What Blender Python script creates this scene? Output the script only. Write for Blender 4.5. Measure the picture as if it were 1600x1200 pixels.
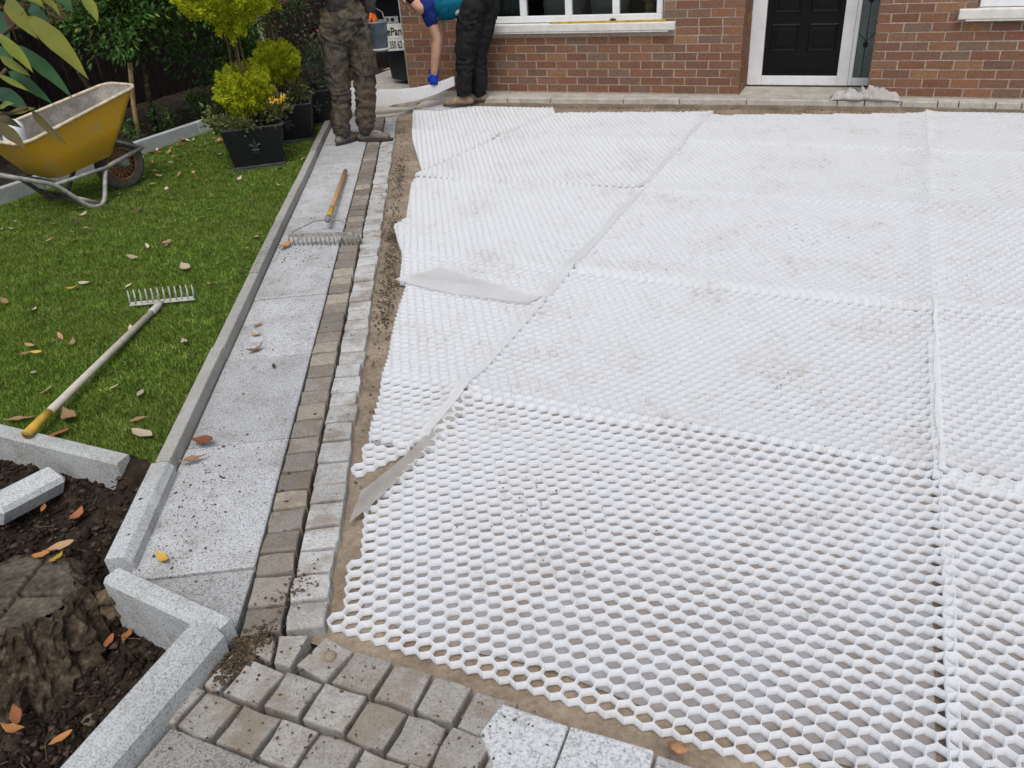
import bpy, bmesh, math, random
import numpy as np
from mathutils import Vector, Matrix, noise

random.seed(7); rng = np.random.default_rng(7)
for o in list(bpy.data.objects): bpy.data.objects.remove(o)
scene = bpy.context.scene
COL = scene.collection
R_ = math.radians

# ------------------------------------------------------------------ camera, sky, sun, exposure
cam = bpy.data.objects.new('camera', bpy.data.cameras.new('camera')); COL.objects.link(cam)
cam.data.sensor_width = 36; cam.data.lens = 28.21; cam.data.clip_start = 0.02; cam.data.clip_end = 600
cam.matrix_world = Matrix(((0.916859, -0.14788, 0.370812, 0), (0.393703, 0.488714, -0.77856, 0), (-0.066087, 0.85982, 0.506303, 1.7), (0, 0, 0, 1)))
scene.camera = cam
world = bpy.data.worlds.new('World'); scene.world = world; world.use_nodes = True
nt = world.node_tree; bg = nt.nodes['Background']
sky = nt.nodes.new('ShaderNodeTexSky'); sky.sky_type = 'NISHITA'; sky.sun_disc = False
sky.sun_elevation = R_(62); sky.sun_rotation = R_(155); sky.air_density = 1.0; sky.dust_density = 3.0; sky.ozone_density = 1.0
hs = nt.nodes.new('ShaderNodeHueSaturation'); hs.inputs['Saturation'].default_value = 0.42
nt.links.new(sky.outputs[0], hs.inputs['Color']); nt.links.new(hs.outputs[0], bg.inputs['Color'])
bg.inputs['Strength'].default_value = 0.14
scene.cycles.max_bounces = 14; scene.cycles.diffuse_bounces = 7; scene.cycles.transmission_bounces = 8; scene.cycles.transparent_max_bounces = 12
sun = bpy.data.objects.new('sun', bpy.data.lights.new('sun', 'SUN')); COL.objects.link(sun)
sun.data.energy = 1.5; sun.data.angle = R_(24); sun.data.color = (1, 0.97, 0.92)
sun.rotation_euler = Vector((-math.sin(R_(155)) * math.cos(R_(62)), -math.cos(R_(155)) * math.cos(R_(62)), -math.sin(R_(62)))).to_track_quat('-Z', 'Y').to_euler()
scene.view_settings.view_transform = 'Standard'; scene.view_settings.look = 'None'
scene.view_settings.gamma = 1; scene.view_settings.use_curve_mapping = False
scene.view_settings.exposure = 0.18

# ------------------------------------------------------------------ helpers
def tag(o, label=None, cat=None, group=None, kind=None):
    if label: o['label'] = label
    if cat: o['category'] = cat
    if group: o['group'] = group
    if kind: o['kind'] = kind
    return o

def empty(name, loc=(0, 0, 0), rz=0.0, parent=None):
    o = bpy.data.objects.new(name, None); COL.objects.link(o)
    o.location = loc; o.rotation_euler = (0, 0, rz); o.empty_display_size = 0.1
    if parent: o.parent = parent
    return o

def link(name, me, mat=None, parent=None, smooth=False):
    o = bpy.data.objects.new(name, me); COL.objects.link(o)
    if mat:
        for m in (mat if isinstance(mat, (list, tuple)) else [mat]): me.materials.append(m)
    if parent: o.parent = parent
    if smooth: me.polygons.foreach_set('use_smooth', [True] * len(me.polygons))
    return o

class MB:
    def __init__(s): s.v = []; s.f = []; s.m = []
    def add(s, vs, fs, mi=0):
        b = len(s.v); s.v += [tuple(v) for v in vs]; s.f += [tuple(b + i for i in f) for f in fs]; s.m += [mi] * len(fs); return s
    def box(s, a, b, mi=0, M=None):
        vs = [Vector((x, y, z)) for z in (a[2], b[2]) for y in (a[1], b[1]) for x in (a[0], b[0])]
        if M: vs = [M @ v for v in vs]
        return s.add(vs, [(0, 2, 3, 1), (4, 5, 7, 6), (0, 1, 5, 4), (2, 6, 7, 3), (0, 4, 6, 2), (1, 3, 7, 5)], mi)
    def tube(s, pts, rad, seg=10, mi=0, caps=True, flat=1.0):
        pts = [Vector(p) for p in pts]; n = len(pts)
        if not isinstance(rad, (list, tuple)): rad = [rad] * n
        t0 = (pts[1] - pts[0]).normalized(); up = Vector((0, 0, 1)) if abs(t0.z) < .9 else Vector((1, 0, 0))
        a = t0.cross(up).normalized(); vs = []
        for i in range(n):
            t = (pts[min(i + 1, n - 1)] - pts[max(i - 1, 0)]).normalized()
            a = (a - t * a.dot(t)).normalized(); b = t.cross(a)
            for k in range(seg):
                w = 2 * math.pi * k / seg; vs.append(pts[i] + a * math.cos(w) * rad[i] + b * math.sin(w) * rad[i] * flat)
        fs = [(i * seg + k, i * seg + (k + 1) % seg, (i + 1) * seg + (k + 1) % seg, (i + 1) * seg + k) for i in range(n - 1) for k in range(seg)]
        if caps: fs += [tuple(range(seg))[::-1], tuple((n - 1) * seg + k for k in range(seg))]
        return s.add(vs, fs, mi)
    def capsule(s, pts, rad, seg=14, mi=0, flat=1.0):
        pts = [Vector(p) for p in pts]
        if not isinstance(rad, (list, tuple)): rad = [rad] * len(pts)
        d0 = (pts[0] - pts[1]).normalized(); d1 = (pts[-1] - pts[-2]).normalized()
        P = [pts[0] + d0 * rad[0] * k for k in (.98, .8, .45)] + pts + [pts[-1] + d1 * rad[-1] * k for k in (.45, .8, .98)]
        Q = [rad[0] * k for k in (.2, .6, .9)] + list(rad) + [rad[-1] * k for k in (.9, .6, .2)]
        return s.tube(P, Q, seg, mi, True, flat)
    def ball(s, c, r, M=None, seg=14, rings=9, mi=0):
        r = r if isinstance(r, (list, tuple)) else (r, r, r); c = Vector(c); vs = []
        for i in range(rings + 1):
            th = math.pi * (0.02 + .96 * i / rings)
            for k in range(seg):
                ph = 2 * math.pi * k / seg
                v = Vector((r[0] * math.sin(th) * math.cos(ph), r[1] * math.sin(th) * math.sin(ph), r[2] * math.cos(th)))
                if M: v = M @ v
                vs.append(c + v)
        fs = [(i * seg + k, (i + 1) * seg + k, (i + 1) * seg + (k + 1) % seg, i * seg + (k + 1) % seg) for i in range(rings) for k in range(seg)]
        fs += [tuple(range(seg)), tuple(rings * seg + k for k in range(seg))[::-1]]
        return s.add(vs, fs, mi)
    def prism(s, poly, z0, z1, mi=0):
        n = len(poly); vs = [(p[0], p[1], z0) for p in poly] + [(p[0], p[1], z1) for p in poly]
        fs = [tuple(range(n))[::-1], tuple(range(n, 2 * n))] + [(i, (i + 1) % n, n + (i + 1) % n, n + i) for i in range(n)]
        return s.add(vs, fs, mi)
    def mesh(s, name):
        me = bpy.data.meshes.new(name); me.from_pydata(s.v, [], s.f); me.update()
        if any(s.m): me.polygons.foreach_set('material_index', s.m)
        return me
    def build(s, name, mat=None, parent=None, smooth=False, bevel=0, segs=2, sub=0):
        o = link(name, s.mesh(name), mat, parent, smooth)
        if bevel:
            b = o.modifiers.new('bevel', 'BEVEL'); b.width = bevel; b.segments = segs; b.limit_method = 'ANGLE'; b.angle_limit = R_(40)
        if sub:
            b = o.modifiers.new('sub', 'SUBSURF'); b.levels = sub; b.render_levels = sub
        return o

def np_mesh(name, verts, faces_flat, per):
    me = bpy.data.meshes.new(name); nv = len(verts); nf = len(faces_flat) // per
    me.vertices.add(nv); me.vertices.foreach_set('co', np.asarray(verts, np.float32).ravel())
    me.loops.add(nf * per); me.loops.foreach_set('vertex_index', np.asarray(faces_flat, np.int32).ravel())
    me.polygons.add(nf); me.polygons.foreach_set('loop_start', np.arange(0, nf * per, per, dtype=np.int32))
    me.update(calc_edges=True); me.validate(); return me

def fuse(name, mb, mat, parent, voxel=.012, smooth=4, wrinkle=None):
    """melt overlapping tapered limbs into one continuous skin"""
    o = mb.build('tmp'); m = o.modifiers.new('r', 'REMESH'); m.mode = 'VOXEL'; m.voxel_size = voxel
    s = o.modifiers.new('s', 'SMOOTH'); s.factor = .5; s.iterations = smooth
    dg = bpy.context.evaluated_depsgraph_get(); dg.update()
    me = bpy.data.meshes.new_from_object(o.evaluated_get(dg)); me.name = name
    bpy.data.objects.remove(o)
    if wrinkle:
        n = len(me.vertices); co = np.zeros(n * 3, np.float32); no = np.zeros(n * 3, np.float32)
        me.vertices.foreach_get('co', co); me.vertices.foreach_get('normal', no); co = co.reshape(-1, 3); no = no.reshape(-1, 3)
        d = np.array([wrinkle(Vector(p)) for p in co.tolist()], np.float32)
        me.vertices.foreach_set('co', (co + no * d[:, None]).ravel()); me.update()
    me.materials.clear()
    return link(name, me, mat, parent, True)

# ------------------------------------------------------------------ materials
class Mat:
    def __init__(s, name, rough=.8, spec=.3):
        s.m = bpy.data.materials.new(name); s.m.use_nodes = True; s.t = s.m.node_tree; s.b = s.t.nodes['Principled BSDF']
        s.b.inputs['Roughness'].default_value = rough; s.b.inputs['Specular IOR Level'].default_value = spec
        s.co = None
    def n(s, k, **kw):
        x = s.t.nodes.new('ShaderNode' + k)
        for a, b in kw.items():
            if a in x.inputs: x.inputs[a].default_value = b
            else: setattr(x, a, b)
        return x
    def l(s, a, b): s.t.links.new(a, b)
    def coord(s, kind='Object', world=False):
        if world: return s.n('NewGeometry').outputs['Position']
        return s.n('TexCoord').outputs[kind]
    def noise(s, co, scale, detail=4, rough=.6):
        x = s.n('TexNoise', Scale=scale, Detail=detail, Roughness=rough); s.l(co, x.inputs['Vector']); return x.outputs['Fac']
    def vor(s, co, scale, feature='F1', out='Distance'):
        x = s.n('TexVoronoi', Scale=scale); x.feature = feature; s.l(co, x.inputs['Vector']); return x.outputs[out]
    def ramp(s, fac, stops, interp='LINEAR'):
        x = s.n('ValToRGB'); cr = x.color_ramp; cr.interpolation = interp
        while len(cr.elements) < len(stops): cr.elements.new(.5)
        for e, (p, c) in zip(cr.elements, stops):
            e.position = p; e.color = (c, c, c, 1) if not isinstance(c, (tuple, list)) else (*c[:3], 1)
        s.l(fac, x.inputs['Fac']); return x.outputs['Color']
    def mix(s, fac, a, b, mode='MIX'):
        x = s.n('MixRGB'); x.blend_type = mode
        for i, v in enumerate((fac, a, b)):
            if isinstance(v, (int, float)): x.inputs[i].default_value = v if i == 0 else (v, v, v, 1)
            elif isinstance(v, tuple): x.inputs[i].default_value = (*v[:3], 1)
            else: s.l(v, x.inputs[i])
        return x.outputs[0]
    def math(s, op, a, b=0.0):
        x = s.n('Math'); x.operation = op
        for i, v in enumerate((a, b)):
            if isinstance(v, (int, float)): x.inputs[i].default_value = v
            else: s.l(v, x.inputs[i])
        return x.outputs[0]
    def bump(s, h, strength=.3, dist=.01):
        x = s.n('Bump', Strength=strength, Distance=dist); s.l(h, x.inputs['Height']); s.l(x.outputs[0], s.b.inputs['Normal'])
    def color(s, c):
        if isinstance(c, tuple): s.b.inputs['Base Color'].default_value = (*c[:3], 1)
        else: s.l(c, s.b.inputs['Base Color'])
        return s
    def rand(s): return s.n('ObjectInfo').outputs['Random']
    def island(s): return s.n('NewGeometry').outputs['Random Per Island']

def plain(name, c, rough=.6, spec=.3, grain=.12, scale=40, bump=.1):
    M = Mat(name, rough, spec); co = M.coord(); f = M.noise(co, scale, 5)
    d = tuple(x * (1 - grain * 2) for x in c); e = tuple(min(1, x * (1 + grain)) for x in c)
    M.color(M.ramp(f, [(.3, d), (.7, e)])); M.bump(f, bump, .004); return M.m

def granite(name, base, dark, warm, dirt=.4, speck=.5, sscale=170):
    M = Mat(name, .85, .25); co = M.coord(world=True)
    a = M.noise(co, sscale, 3, .7); b = M.noise(co, sscale * .45, 2)
    c = M.ramp(a, [(.36, dark), (.47, base), (.62, tuple(min(1, x * 1.22) for x in base))])
    c = M.mix(M.ramp(b, [(.55, 0.), (.68, speck)]), c, dark)
    big = M.noise(co, 3.6, 7, .72)
    c = M.mix(M.ramp(big, [(.42, 0.), (.72, dirt)]), c, warm, 'MULTIPLY')
    sp = M.noise(co, 60, 4, .75)
    c = M.mix(M.ramp(sp, [(.62, 0.), (.72, .75)]), c, (.06, .05, .04)); c = M.mix(M.ramp(M.noise(co, 9, 6, .75), [(.56, 0.), (.66, dirt * .6)]), c, (.17, .145, .115))
    tone = M.ramp(M.rand(), [(0, .78), (1, 1.08)]); c = M.mix(1.0, c, tone, 'MULTIPLY')
    M.color(c); M.bump(M.mix(.5, a, sp), .35, .004); return M.m

m_slab = granite('granite_slab', (.46, .47, .485), (.19, .19, .195), (.58, .53, .46), .75, .5)
m_slabg = granite('grey_slab', (.27, .265, .25), (.12, .115, .11), (.62, .57, .5), .8, .5)
m_slabw = granite('pale_slab', (.52, .535, .555), (.28, .29, .305), (.75, .7, .62), .3, .45, 120)
m_kerbg = granite('granite_kerb', (.48, .495, .505), (.25, .26, .27), (.60, .55, .46), .6, .4, 190)
m_kerbd = granite('weathered_kerb', (.47, .48, .48), (.24, .25, .25), (.5, .47, .36), .7, .5, 190)
m_kerbc = granite('concrete_kerb', (.335, .33, .31), (.22, .215, .2), (.65, .6, .5), .5, .35, 260)
m_kerbb = granite('back_kerb', (.44, .46, .49), (.3, .31, .33), (.65, .6, .5), .5, .3, 120)

def sett_mat(name, stops, rough=.9):
    M = Mat(name, rough, .2); co = M.coord(world=True); c = M.ramp(M.rand(), stops)
    a = M.noise(co, 130, 4, .7); b = M.noise(co, 22, 5, .7); e = M.noise(co, 7, 3)
    c = M.mix(1.0, c, M.ramp(a, [(.3, .62), (.5, 1.), (.7, 1.2)]), 'MULTIPLY')
    c = M.mix(M.ramp(b, [(.45, 0.), (.7, .55)]), c, (.62, .53, .42), 'MULTIPLY')
    c = M.mix(M.ramp(e, [(.5, 0.), (.62, .55)]), c, (.20, .155, .11))
    sp = M.noise(co, 75, 2, .5); c = M.mix(M.ramp(sp, [(.68, 0.), (.74, .8)]), c, (.05, .045, .04))
    M.color(c); M.bump(M.mix(.45, b, a), .6, .006); return M.m
m_sett_d = sett_mat('sett_brown', [(0, (.175, .155, .135)), (.35, (.225, .205, .18)), (.7, (.275, .25, .225)), (.82, (.37, .33, .275)), (1, (.20, .18, .16))])
m_sett_p = sett_mat('sett_pale', [(0, (.37, .37, .36)), (.5, (.45, .45, .445)), (.8, (.49, .49, .485)), (1, (.34, .335, .325))])
m_sett_a = sett_mat('sett_apron', [(0, (.265, .25, .225)), (.4, (.33, .315, .29)), (.75, (.36, .355, .34)), (1, (.28, .265, .24))])

def earth(name, c1, c2, c3, scale=9, strength=.6):
    M = Mat(name, .95, .1); co = M.coord(world=True)
    a = M.noise(co, scale, 6, .7); b = M.noise(co, scale * 9, 4, .7)
    c = M.ramp(a, [(.32, c1), (.52, c2), (.7, c3)]); c = M.mix(.5, c, M.ramp(b, [(.3, .45), (.6, 1.1)]), 'MULTIPLY')
    M.color(c); M.bump(M.mix(.5, a, b), strength, .02); return M.m
m_sand = earth('wet_sand', (.19, .148, .108), (.27, .218, .162), (.345, .288, .225), 6, .6)
m_soil = earth('dark_soil', (.016, .012, .009), (.038, .028, .02), (.085, .064, .044), 14, .9)
m_ground = earth('ground', (.10, .085, .06), (.14, .12, .09), (.18, .15, .11), 3)
m_clod = earth('clod', (.07, .05, .035), (.12, .09, .06), (.2, .15, .1), 30)
m_joint = earth('joint_dirt', (.03, .024, .018), (.06, .047, .036), (.11, .088, .066), 14, .6)
m_turf = earth('turf_base', (.04, .085, .012), (.065, .13, .02), (.10, .16, .035), 8)

def plastic():
    M = Mat('white_plastic', .45, .4); co = M.coord(world=True)
    d = M.noise(co, 2.2, 6, .7); e = M.noise(co, 26, 4, .7)
    c = M.mix(M.ramp(d, [(.5, 0.), (.75, .35)]), (.91, .92, .935), (.78, .75, .70))
    c = M.mix(M.ramp(M.math('MULTIPLY', e, M.math('ADD', d, .5)), [(.58, 0.), (.72, .6)]), c, (.48, .43, .37)); M.color(c)
    tr = M.n('BsdfTranslucent', Color=(.95, .96, .975, 1)); mx = M.n('MixShader', Fac=.58)
    M.l(M.b.outputs[0], mx.inputs[1]); M.l(tr.outputs[0], mx.inputs[2]); M.l(mx.outputs[0], M.t.nodes['Material Output'].inputs[0]); return M.m
m_plastic = plastic()
def fabric(name, c, dirtc, amt, trans, alpha=1.0):
    M = Mat(name, .8, .15); co = M.coord(world=True); d = M.noise(co, 7, 6, .7); e = M.noise(co, 30, 3)
    k = M.mix(M.ramp(d, [(.42, 0.), (.68, amt)]), c, dirtc); k = M.mix(M.ramp(e, [(.6, 0.), (.75, amt * .6)]), k, dirtc); M.color(k)
    M.bump(e, .25, .004)
    tr = M.n('BsdfTranslucent', Color=(*c, 1)); mx = M.n('MixShader', Fac=trans)
    M.l(M.b.outputs[0], mx.inputs[1]); M.l(tr.outputs[0], mx.inputs[2]); last = mx
    if alpha < 1:
        tp = M.n('BsdfTransparent'); m2 = M.n('MixShader', Fac=alpha); M.l(tp.outputs[0], m2.inputs[1]); M.l(mx.outputs[0], m2.inputs[2]); last = m2
    M.l(last.outputs[0], M.t.nodes['Material Output'].inputs[0]); return M.m
m_floor = fabric('membrane_floor', (.30, .295, .31), (.215, .165, .12), .85, .1)
m_fab = fabric('membrane_white', (.86, .87, .885), (.72, .68, .6), .4, .3, .6)
m_fabg = fabric('membrane_grey', (.78, .78, .785), (.62, .58, .52), .5, .3, .6)
m_fabd = fabric('membrane_dirty', (.46, .45, .43), (.34, .29, .23), .7, .25, .85)
m_rag = fabric('rag_cloth', (.47, .455, .44), (.33, .29, .25), .7, .1)

def brickmat():
    M = Mat('red_brick', .9, .15); co = M.coord(world=True)
    c = M.ramp(M.rand(), [(0, (.18, .086, .054)), (.2, (.235, .112, .066)), (.4, (.165, .095, .064)), (.55, (.255, .124, .07)), (.72, (.18, .124, .092)), (.86, (.21, .096, .058)), (1, (.295, .165, .088))])
    a = M.noise(co, 55, 5, .7); b = M.noise(co, 12, 4)
    c = M.mix(1., c, M.ramp(a, [(.3, .65), (.55, 1.), (.75, 1.25)]), 'MULTIPLY')
    c = M.mix(M.ramp(b, [(.5, 0.), (.75, .4)]), c, (.17, .12, .10)); M.color(c); M.bump(a, .5, .006); return M.m
m_brick = brickmat()
m_mortar = plain('mortar', (.42, .345, .29), .95, .1, .2, 60, .4)
m_pvc = plain('white_frame', (.74, .75, .76), .4, .4, .05, 8, .02)
m_cream = plain('cream_sill', (.66, .64, .59), .7, .2, .08, 15, .1)
m_concrete = earth('concrete_step', (.32, .29, .245), (.42, .395, .345), (.52, .50, .45), 7, .3)
m_edge = earth('edging_concrete', (.36, .335, .29), (.47, .445, .40), (.58, .56, .52), 11, .4)
m_door = plain('black_door', (.005, .005, .006), .38, .18, .1, 20, .01)
def glass():
    M = Mat('window_glass', .04, .5); M.color((.01, .012, .014)); tp = M.n('BsdfTransparent', Color=(.8, .84, .84, 1)); fr = M.n('Fresnel', IOR=1.5); gl = M.n('BsdfGlossy', Roughness=.02)
    mx = M.n('MixShader'); M.l(fr.outputs[0], mx.inputs[0]); M.l(tp.outputs[0], mx.inputs[1]); M.l(gl.outputs[0], mx.inputs[2]); M.l(mx.outputs[0], M.t.nodes['Material Output'].inputs[0]); return M.m
m_glass = glass()
m_frost = plain('obscure_glass', (.10, .125, .125), .3, .5, .2, 60, .3)
m_dark = plain('dark_interior', (.02, .02, .022), .9, .1)
m_sofa = plain('grey_upholstery', (.30, .33, .32), .9, .1)
m_black = plain('black_planter', (.010, .011, .012), .42, .4, .2, 30, .05)
m_blackg = plain('dusty_black', (.05, .052, .05), .6, .3, .25, 14, .05)
m_emblem = plain('emblem_grey', (.032, .034, .036), .4, .5)
m_bin = plain('bin_plastic', (.012, .015, .022), .45, .4)
m_signw = plain('sign_white', (.70, .70, .66), .6, .2, .06, 20)
m_ink = plain('sign_ink', (.012, .012, .014), .6, .2)
m_steel = plain('galvanised_tube', (.33, .32, .30), .55, .5, .22, 30, .1)
m_steeld = plain('dirty_tube', (.10, .095, .085), .7, .3, .25, 30, .1)  # darker tube tone for the barrow frame's far side and cross bars
def yellow():
    M = Mat('yellow_tray', .5, .35); co = M.coord(); a = M.noise(co, 7, 6, .7); b = M.noise(co, 40, 4)
    c = M.mix(M.ramp(a, [(.42, 0.), (.72, .6)]), (.60, .33, .018), (.42, .26, .06)); c = M.mix(M.ramp(b, [(.58, 0.), (.70, .6)]), c, (.36, .29, .17)); c = M.mix(M.ramp(M.noise(co, 3.5, 6, .75), [(.55, 0.), (.66, .55)]), c, (.38, .33, .24)); M.color(c); M.bump(b, .1, .003); return M.m
m_yellow = yellow()
m_cem = earth('cement_crust', (.16, .145, .125), (.25, .23, .20), (.36, .34, .31), 9, .6)
m_rim = plain('dusty_rim', (.55, .47, .33), .75, .2, .2, 25, .1)
m_tyre = plain('tyre_rubber', (.11, .105, .09), .85, .2, .2, 30, .2)
m_orange = plain('wheel_orange', (.33, .18, .09), .7, .2, .25, 40, .1)
m_wht = plain('white_plastic_jug', (.72, .74, .78), .4, .4, .05)
m_wood = plain('ash_handle', (.50, .46, .39), .7, .2, .1, 30, .1)
m_woodb = plain('brown_handle', (.42, .25, .13), .6, .2, .15, 30, .1)
m_tape = plain('yellow_grip', (.52, .33, .055), .65, .2, .18, 22, .2)
m_alu = plain('rake_metal', (.46, .45, .41), .6, .5, .2, 40, .1)
m_rust = plain('rake_dark_metal', (.25, .235, .215), .6, .5, .3, 40, .1)
m_stake = plain('timber_stake', (.30, .22, .11), .9, .1, .3, 14, .3)
m_bark = earth('bark', (.022, .017, .012), (.075, .056, .038), (.20, .16, .11), 19, 1.0)
m_twig = plain('twig', (.12, .085, .06), .9, .1, .3, 20, .2)
m_fence = plain('dark_fence', (.022, .017, .015), .9, .1, .3, 15, .3)
def cutwood():
    M = Mat('stump_cut', .9, .1); co = M.coord(); a = M.noise(co, 17, 7, .75); w = M.n('TexWave', Scale=14., Distortion=6.0, Detail=3.); w.wave_type = 'RINGS'; w.rings_direction = 'Z'; M.l(co, w.inputs['Vector'])
    c = M.ramp(a, [(.3, (.03, .027, .02)), (.5, (.085, .077, .058)), (.72, (.18, .155, .115))]); c = M.mix(.16, c, w.outputs['Color'], 'MULTIPLY'); M.color(c); M.bump(a, .4, .006); return M.m
m_cut = cutwood()

def leafmat(name, stops, trans=.3, rough=.5, spec=.35):
    M = Mat(name, rough, spec); c = M.ramp(M.island(), stops); co = M.coord(world=True)
    c = M.mix(.5, c, M.ramp(M.noise(co, 9, 4), [(.3, .5), (.65, 1.3)]), 'MULTIPLY')
    if 'grass' in name: c = M.mix(M.ramp(M.noise(co, 1.7, 6, .7), [(.48, 0.), (.72, .6)]), c, (.17, .19, .05), 'MIX'); c = M.mix(.8, c, M.ramp(M.noise(co, 14, 4, .7), [(.3, .55), (.6, 1.15)]), 'MULTIPLY')
    M.color(c)
    tr = M.n('BsdfTranslucent'); M.l(c, tr.inputs[0]); mx = M.n('MixShader', Fac=trans)
    M.l(M.b.outputs[0], mx.inputs[1]); M.l(tr.outputs[0], mx.inputs[2]); M.l(mx.outputs[0], M.t.nodes['Material Output'].inputs[0]); return M.m
m_grass = leafmat('grass_blade', [(0, (.07, .145, .013)), (.5, (.155, .265, .026)), (.85, (.25, .35, .05)), (1, (.40, .38, .14))], .38, .6)
m_gold = leafmat('golden_cypress', [(0, (.26, .34, .02)), (.5, (.52, .60, .03)), (1, (.82, .80, .06))], .5, .7, .2)
m_shrub = leafmat('dark_shrub_leaf', [(0, (.03, .078, .016)), (.55, (.065, .16, .03)), (.92, (.12, .24, .045)), (1, (.28, .32, .05))], .35, .4)
m_shrub2 = leafmat('fuchsia_leaf', [(0, (.02, .04, .012)), (.6, (.045, .075, .02)), (1, (.12, .09, .05))], .25, .5)
m_pans = leafmat('planter_leaf', [(0, (.06, .085, .02)), (.6, (.12, .14, .04)), (1, (.24, .21, .09))], .25, .6)
m_petal = leafmat('yellow_petal', [(0, (.55, .33, .01)), (1, (.75, .50, .02))], .2, .6)
m_pink = leafmat('pink_petal', [(0, (.45, .10, .13)), (1, (.6, .2, .22))], .2, .6)

def dryleaf(name, c1, c2):
    M = Mat(name, .7, .25); co = M.coord(); a = M.noise(co, 45, 4); c = M.mix(a, c1, c2); c = M.mix(1., c, M.ramp(M.rand(), [(0, .65), (1, 1.2)]), 'MULTIPLY'); M.color(c); M.bump(a, .3, .004); return M.m
m_dry = [dryleaf('leaf_tan', (.30, .17, .085), (.42, .27, .15)), dryleaf('leaf_rust', (.22, .075, .035), (.33, .13, .06)), dryleaf('leaf_pale', (.42, .34, .24), (.52, .44, .33)),
         dryleaf('leaf_yellow', (.55, .33, .04), (.62, .40, .08)), dryleaf('leaf_dark', (.06, .036, .028), (.11, .066, .05)), dryleaf('leaf_orange', (.34, .13, .04), (.44, .21, .07))]

# ------------------------------------------------------------------ path frame: s along the path, n across it
DX, DY = -.4785, .8781
def pw(s, n, z=0.0): return (s * DX + n * DY, s * DY - n * DX, z)

# ------------------------------------------------------------------ the ground
def sheet(name, x0, x1, y0, y1, step, zf, mat, keep=None):
    nx = int((x1 - x0) / step) + 1; ny = int((y1 - y0) / step) + 1
    X, Y = np.meshgrid(np.linspace(x0, x1, nx), np.linspace(y0, y1, ny)); Z = np.array([zf(a, b) for a, b in zip(X.ravel(), Y.ravel())])
    V = np.stack([X.ravel(), Y.ravel(), Z], 1); i = np.arange(nx * ny).reshape(ny, nx)
    F = np.stack([i[:-1, :-1], i[:-1, 1:], i[1:, 1:], i[1:, :-1]], -1).reshape(-1, 4)
    if keep is not None:
        cx = V[F].mean(1); k = keep(cx[:, 0], cx[:, 1]); F = F[k]
    me = np_mesh(name, V, F.ravel(), 4); return link(name, me, mat, None, True)
nz = lambda x, y, s, k=0: noise.noise(Vector((x * s, y * s, k * 3.7)))
g = MB().add([(-250, -250, -.22), (250, -250, -.22), (250, 250, -.22), (-250, 250, -.22)], [(0, 1, 2, 3)]).build('ground', m_ground); tag(g, kind='structure')

def sand_z(x, y):
    return -.036 + .007 * nz(x, y, 6) + .004 * nz(x, y, 22, 1) + .003 * nz(x, y, 60, 4)
sand = sheet('sand_bed', -6.2, 3.4, .55, 8.25, .035, sand_z, m_sand, lambda x, y: ((.8781 * x + .4785 * y) > -.53) & ((y > 1.13) | (x > -.2))); tag(sand, kind='structure')
bed = MB().prism([(-1.90, 1.125), (-1.42, 1.085), pw(1.60, -.502)[:2], pw(8.6, -.502)[:2], pw(8.7, -1.2)[:2]], -.2, -.056).build('path_bed', m_joint); tag(bed, kind='structure')
bed2 = MB().prism([(-1.44, .2), (-.05, .2), (-.05, 1.165), (-1.24, 1.17), (-1.40, 1.14), (-1.44, 1.0)], -.2, -.050).build('apron_bed', m_joint); tag(bed2, kind='structure')
def soil_z(x, y): return (.105 * max(0, min(1, (y - 1.50) / .14)) if -2.42 < x < -2.17 else 0) - .135 - .075 * max(0, min(1, (1.2 - y) / .35)) + .03 * nz(x, y, 5) + .022 * nz(x, y, 17, 2) + .01 * nz(x, y, 45, 3) + (.05 if x < -2.3 and y > 1.45 else 0) * min(1, (y - 1.45) * 8)
soil = sheet('soil_bed', -4.0, -1.40, .2, 1.66, .02, soil_z, m_soil); tag(soil, kind='structure')
lawn = sheet('lawn', -6.22, -2.0, 1.64, 7.7, .03, lambda x, y: -.003 + .003 * nz(x, y, 1.3), m_turf, lambda x, y: (.8781 * x + .4785 * y) < -1.172); tag(lawn, kind='structure')
border = sheet('garden_border', -12, -6.1, 1.0, 12, .15, lambda x, y: -.02 + .05 * nz(x, y, 3), m_soil); tag(border, kind='structure')
passage = MB().prism([(-6.2, 7.3), (-5.2, 7.3), (-5.1, 6.95), (-4.85, 7.05), (-4.52, 7.3), (-4.5, 7.63), (-4.84, 7.62), (-4.86, 12), (-6.2, 12)], -.2, -.012).build('side_passage', m_concrete); tag(passage, kind='structure')

# grass
NB = 330000
gx = rng.uniform(-6.2, -2.1, NB * 2); gy = 1.66 + (7.5 - 1.66) * rng.random(NB * 2) ** 1.35
dens = np.array([nz(a, b, 2.2) for a, b in zip(gx, gy)])
ok = ((.8781 * gx + .4785 * gy) < -1.186) & (gx > -6.15 + .03) & ((gx > -7.2 + .9 * 0) & (rng.random(NB * 2) < .8 + .4 * dens))
gx, gy, dens = gx[ok][:NB], gy[ok][:NB], dens[ok][:NB]; n = len(gx)
hgt = rng.uniform(.009, .024, n) * (1 + .3 * dens); wd = rng.uniform(.0016, .0032, n) * (1 + .12 * gy); an = rng.uniform(0, 2 * np.pi, n); ln = rng.uniform(.2, 1.2, n) * hgt; la = rng.uniform(0, 2 * np.pi, n)
gz = .004 + 0 * gx
b0 = np.stack([gx - wd * np.cos(an), gy - wd * np.sin(an), gz], 1); b1 = np.stack([gx + wd * np.cos(an), gy + wd * np.sin(an), gz], 1)
tp = np.stack([gx + ln * np.cos(la), gy + ln * np.sin(la), gz + hgt], 1)
V = np.stack([b0, b1, tp], 1).reshape(-1, 3)
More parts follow.
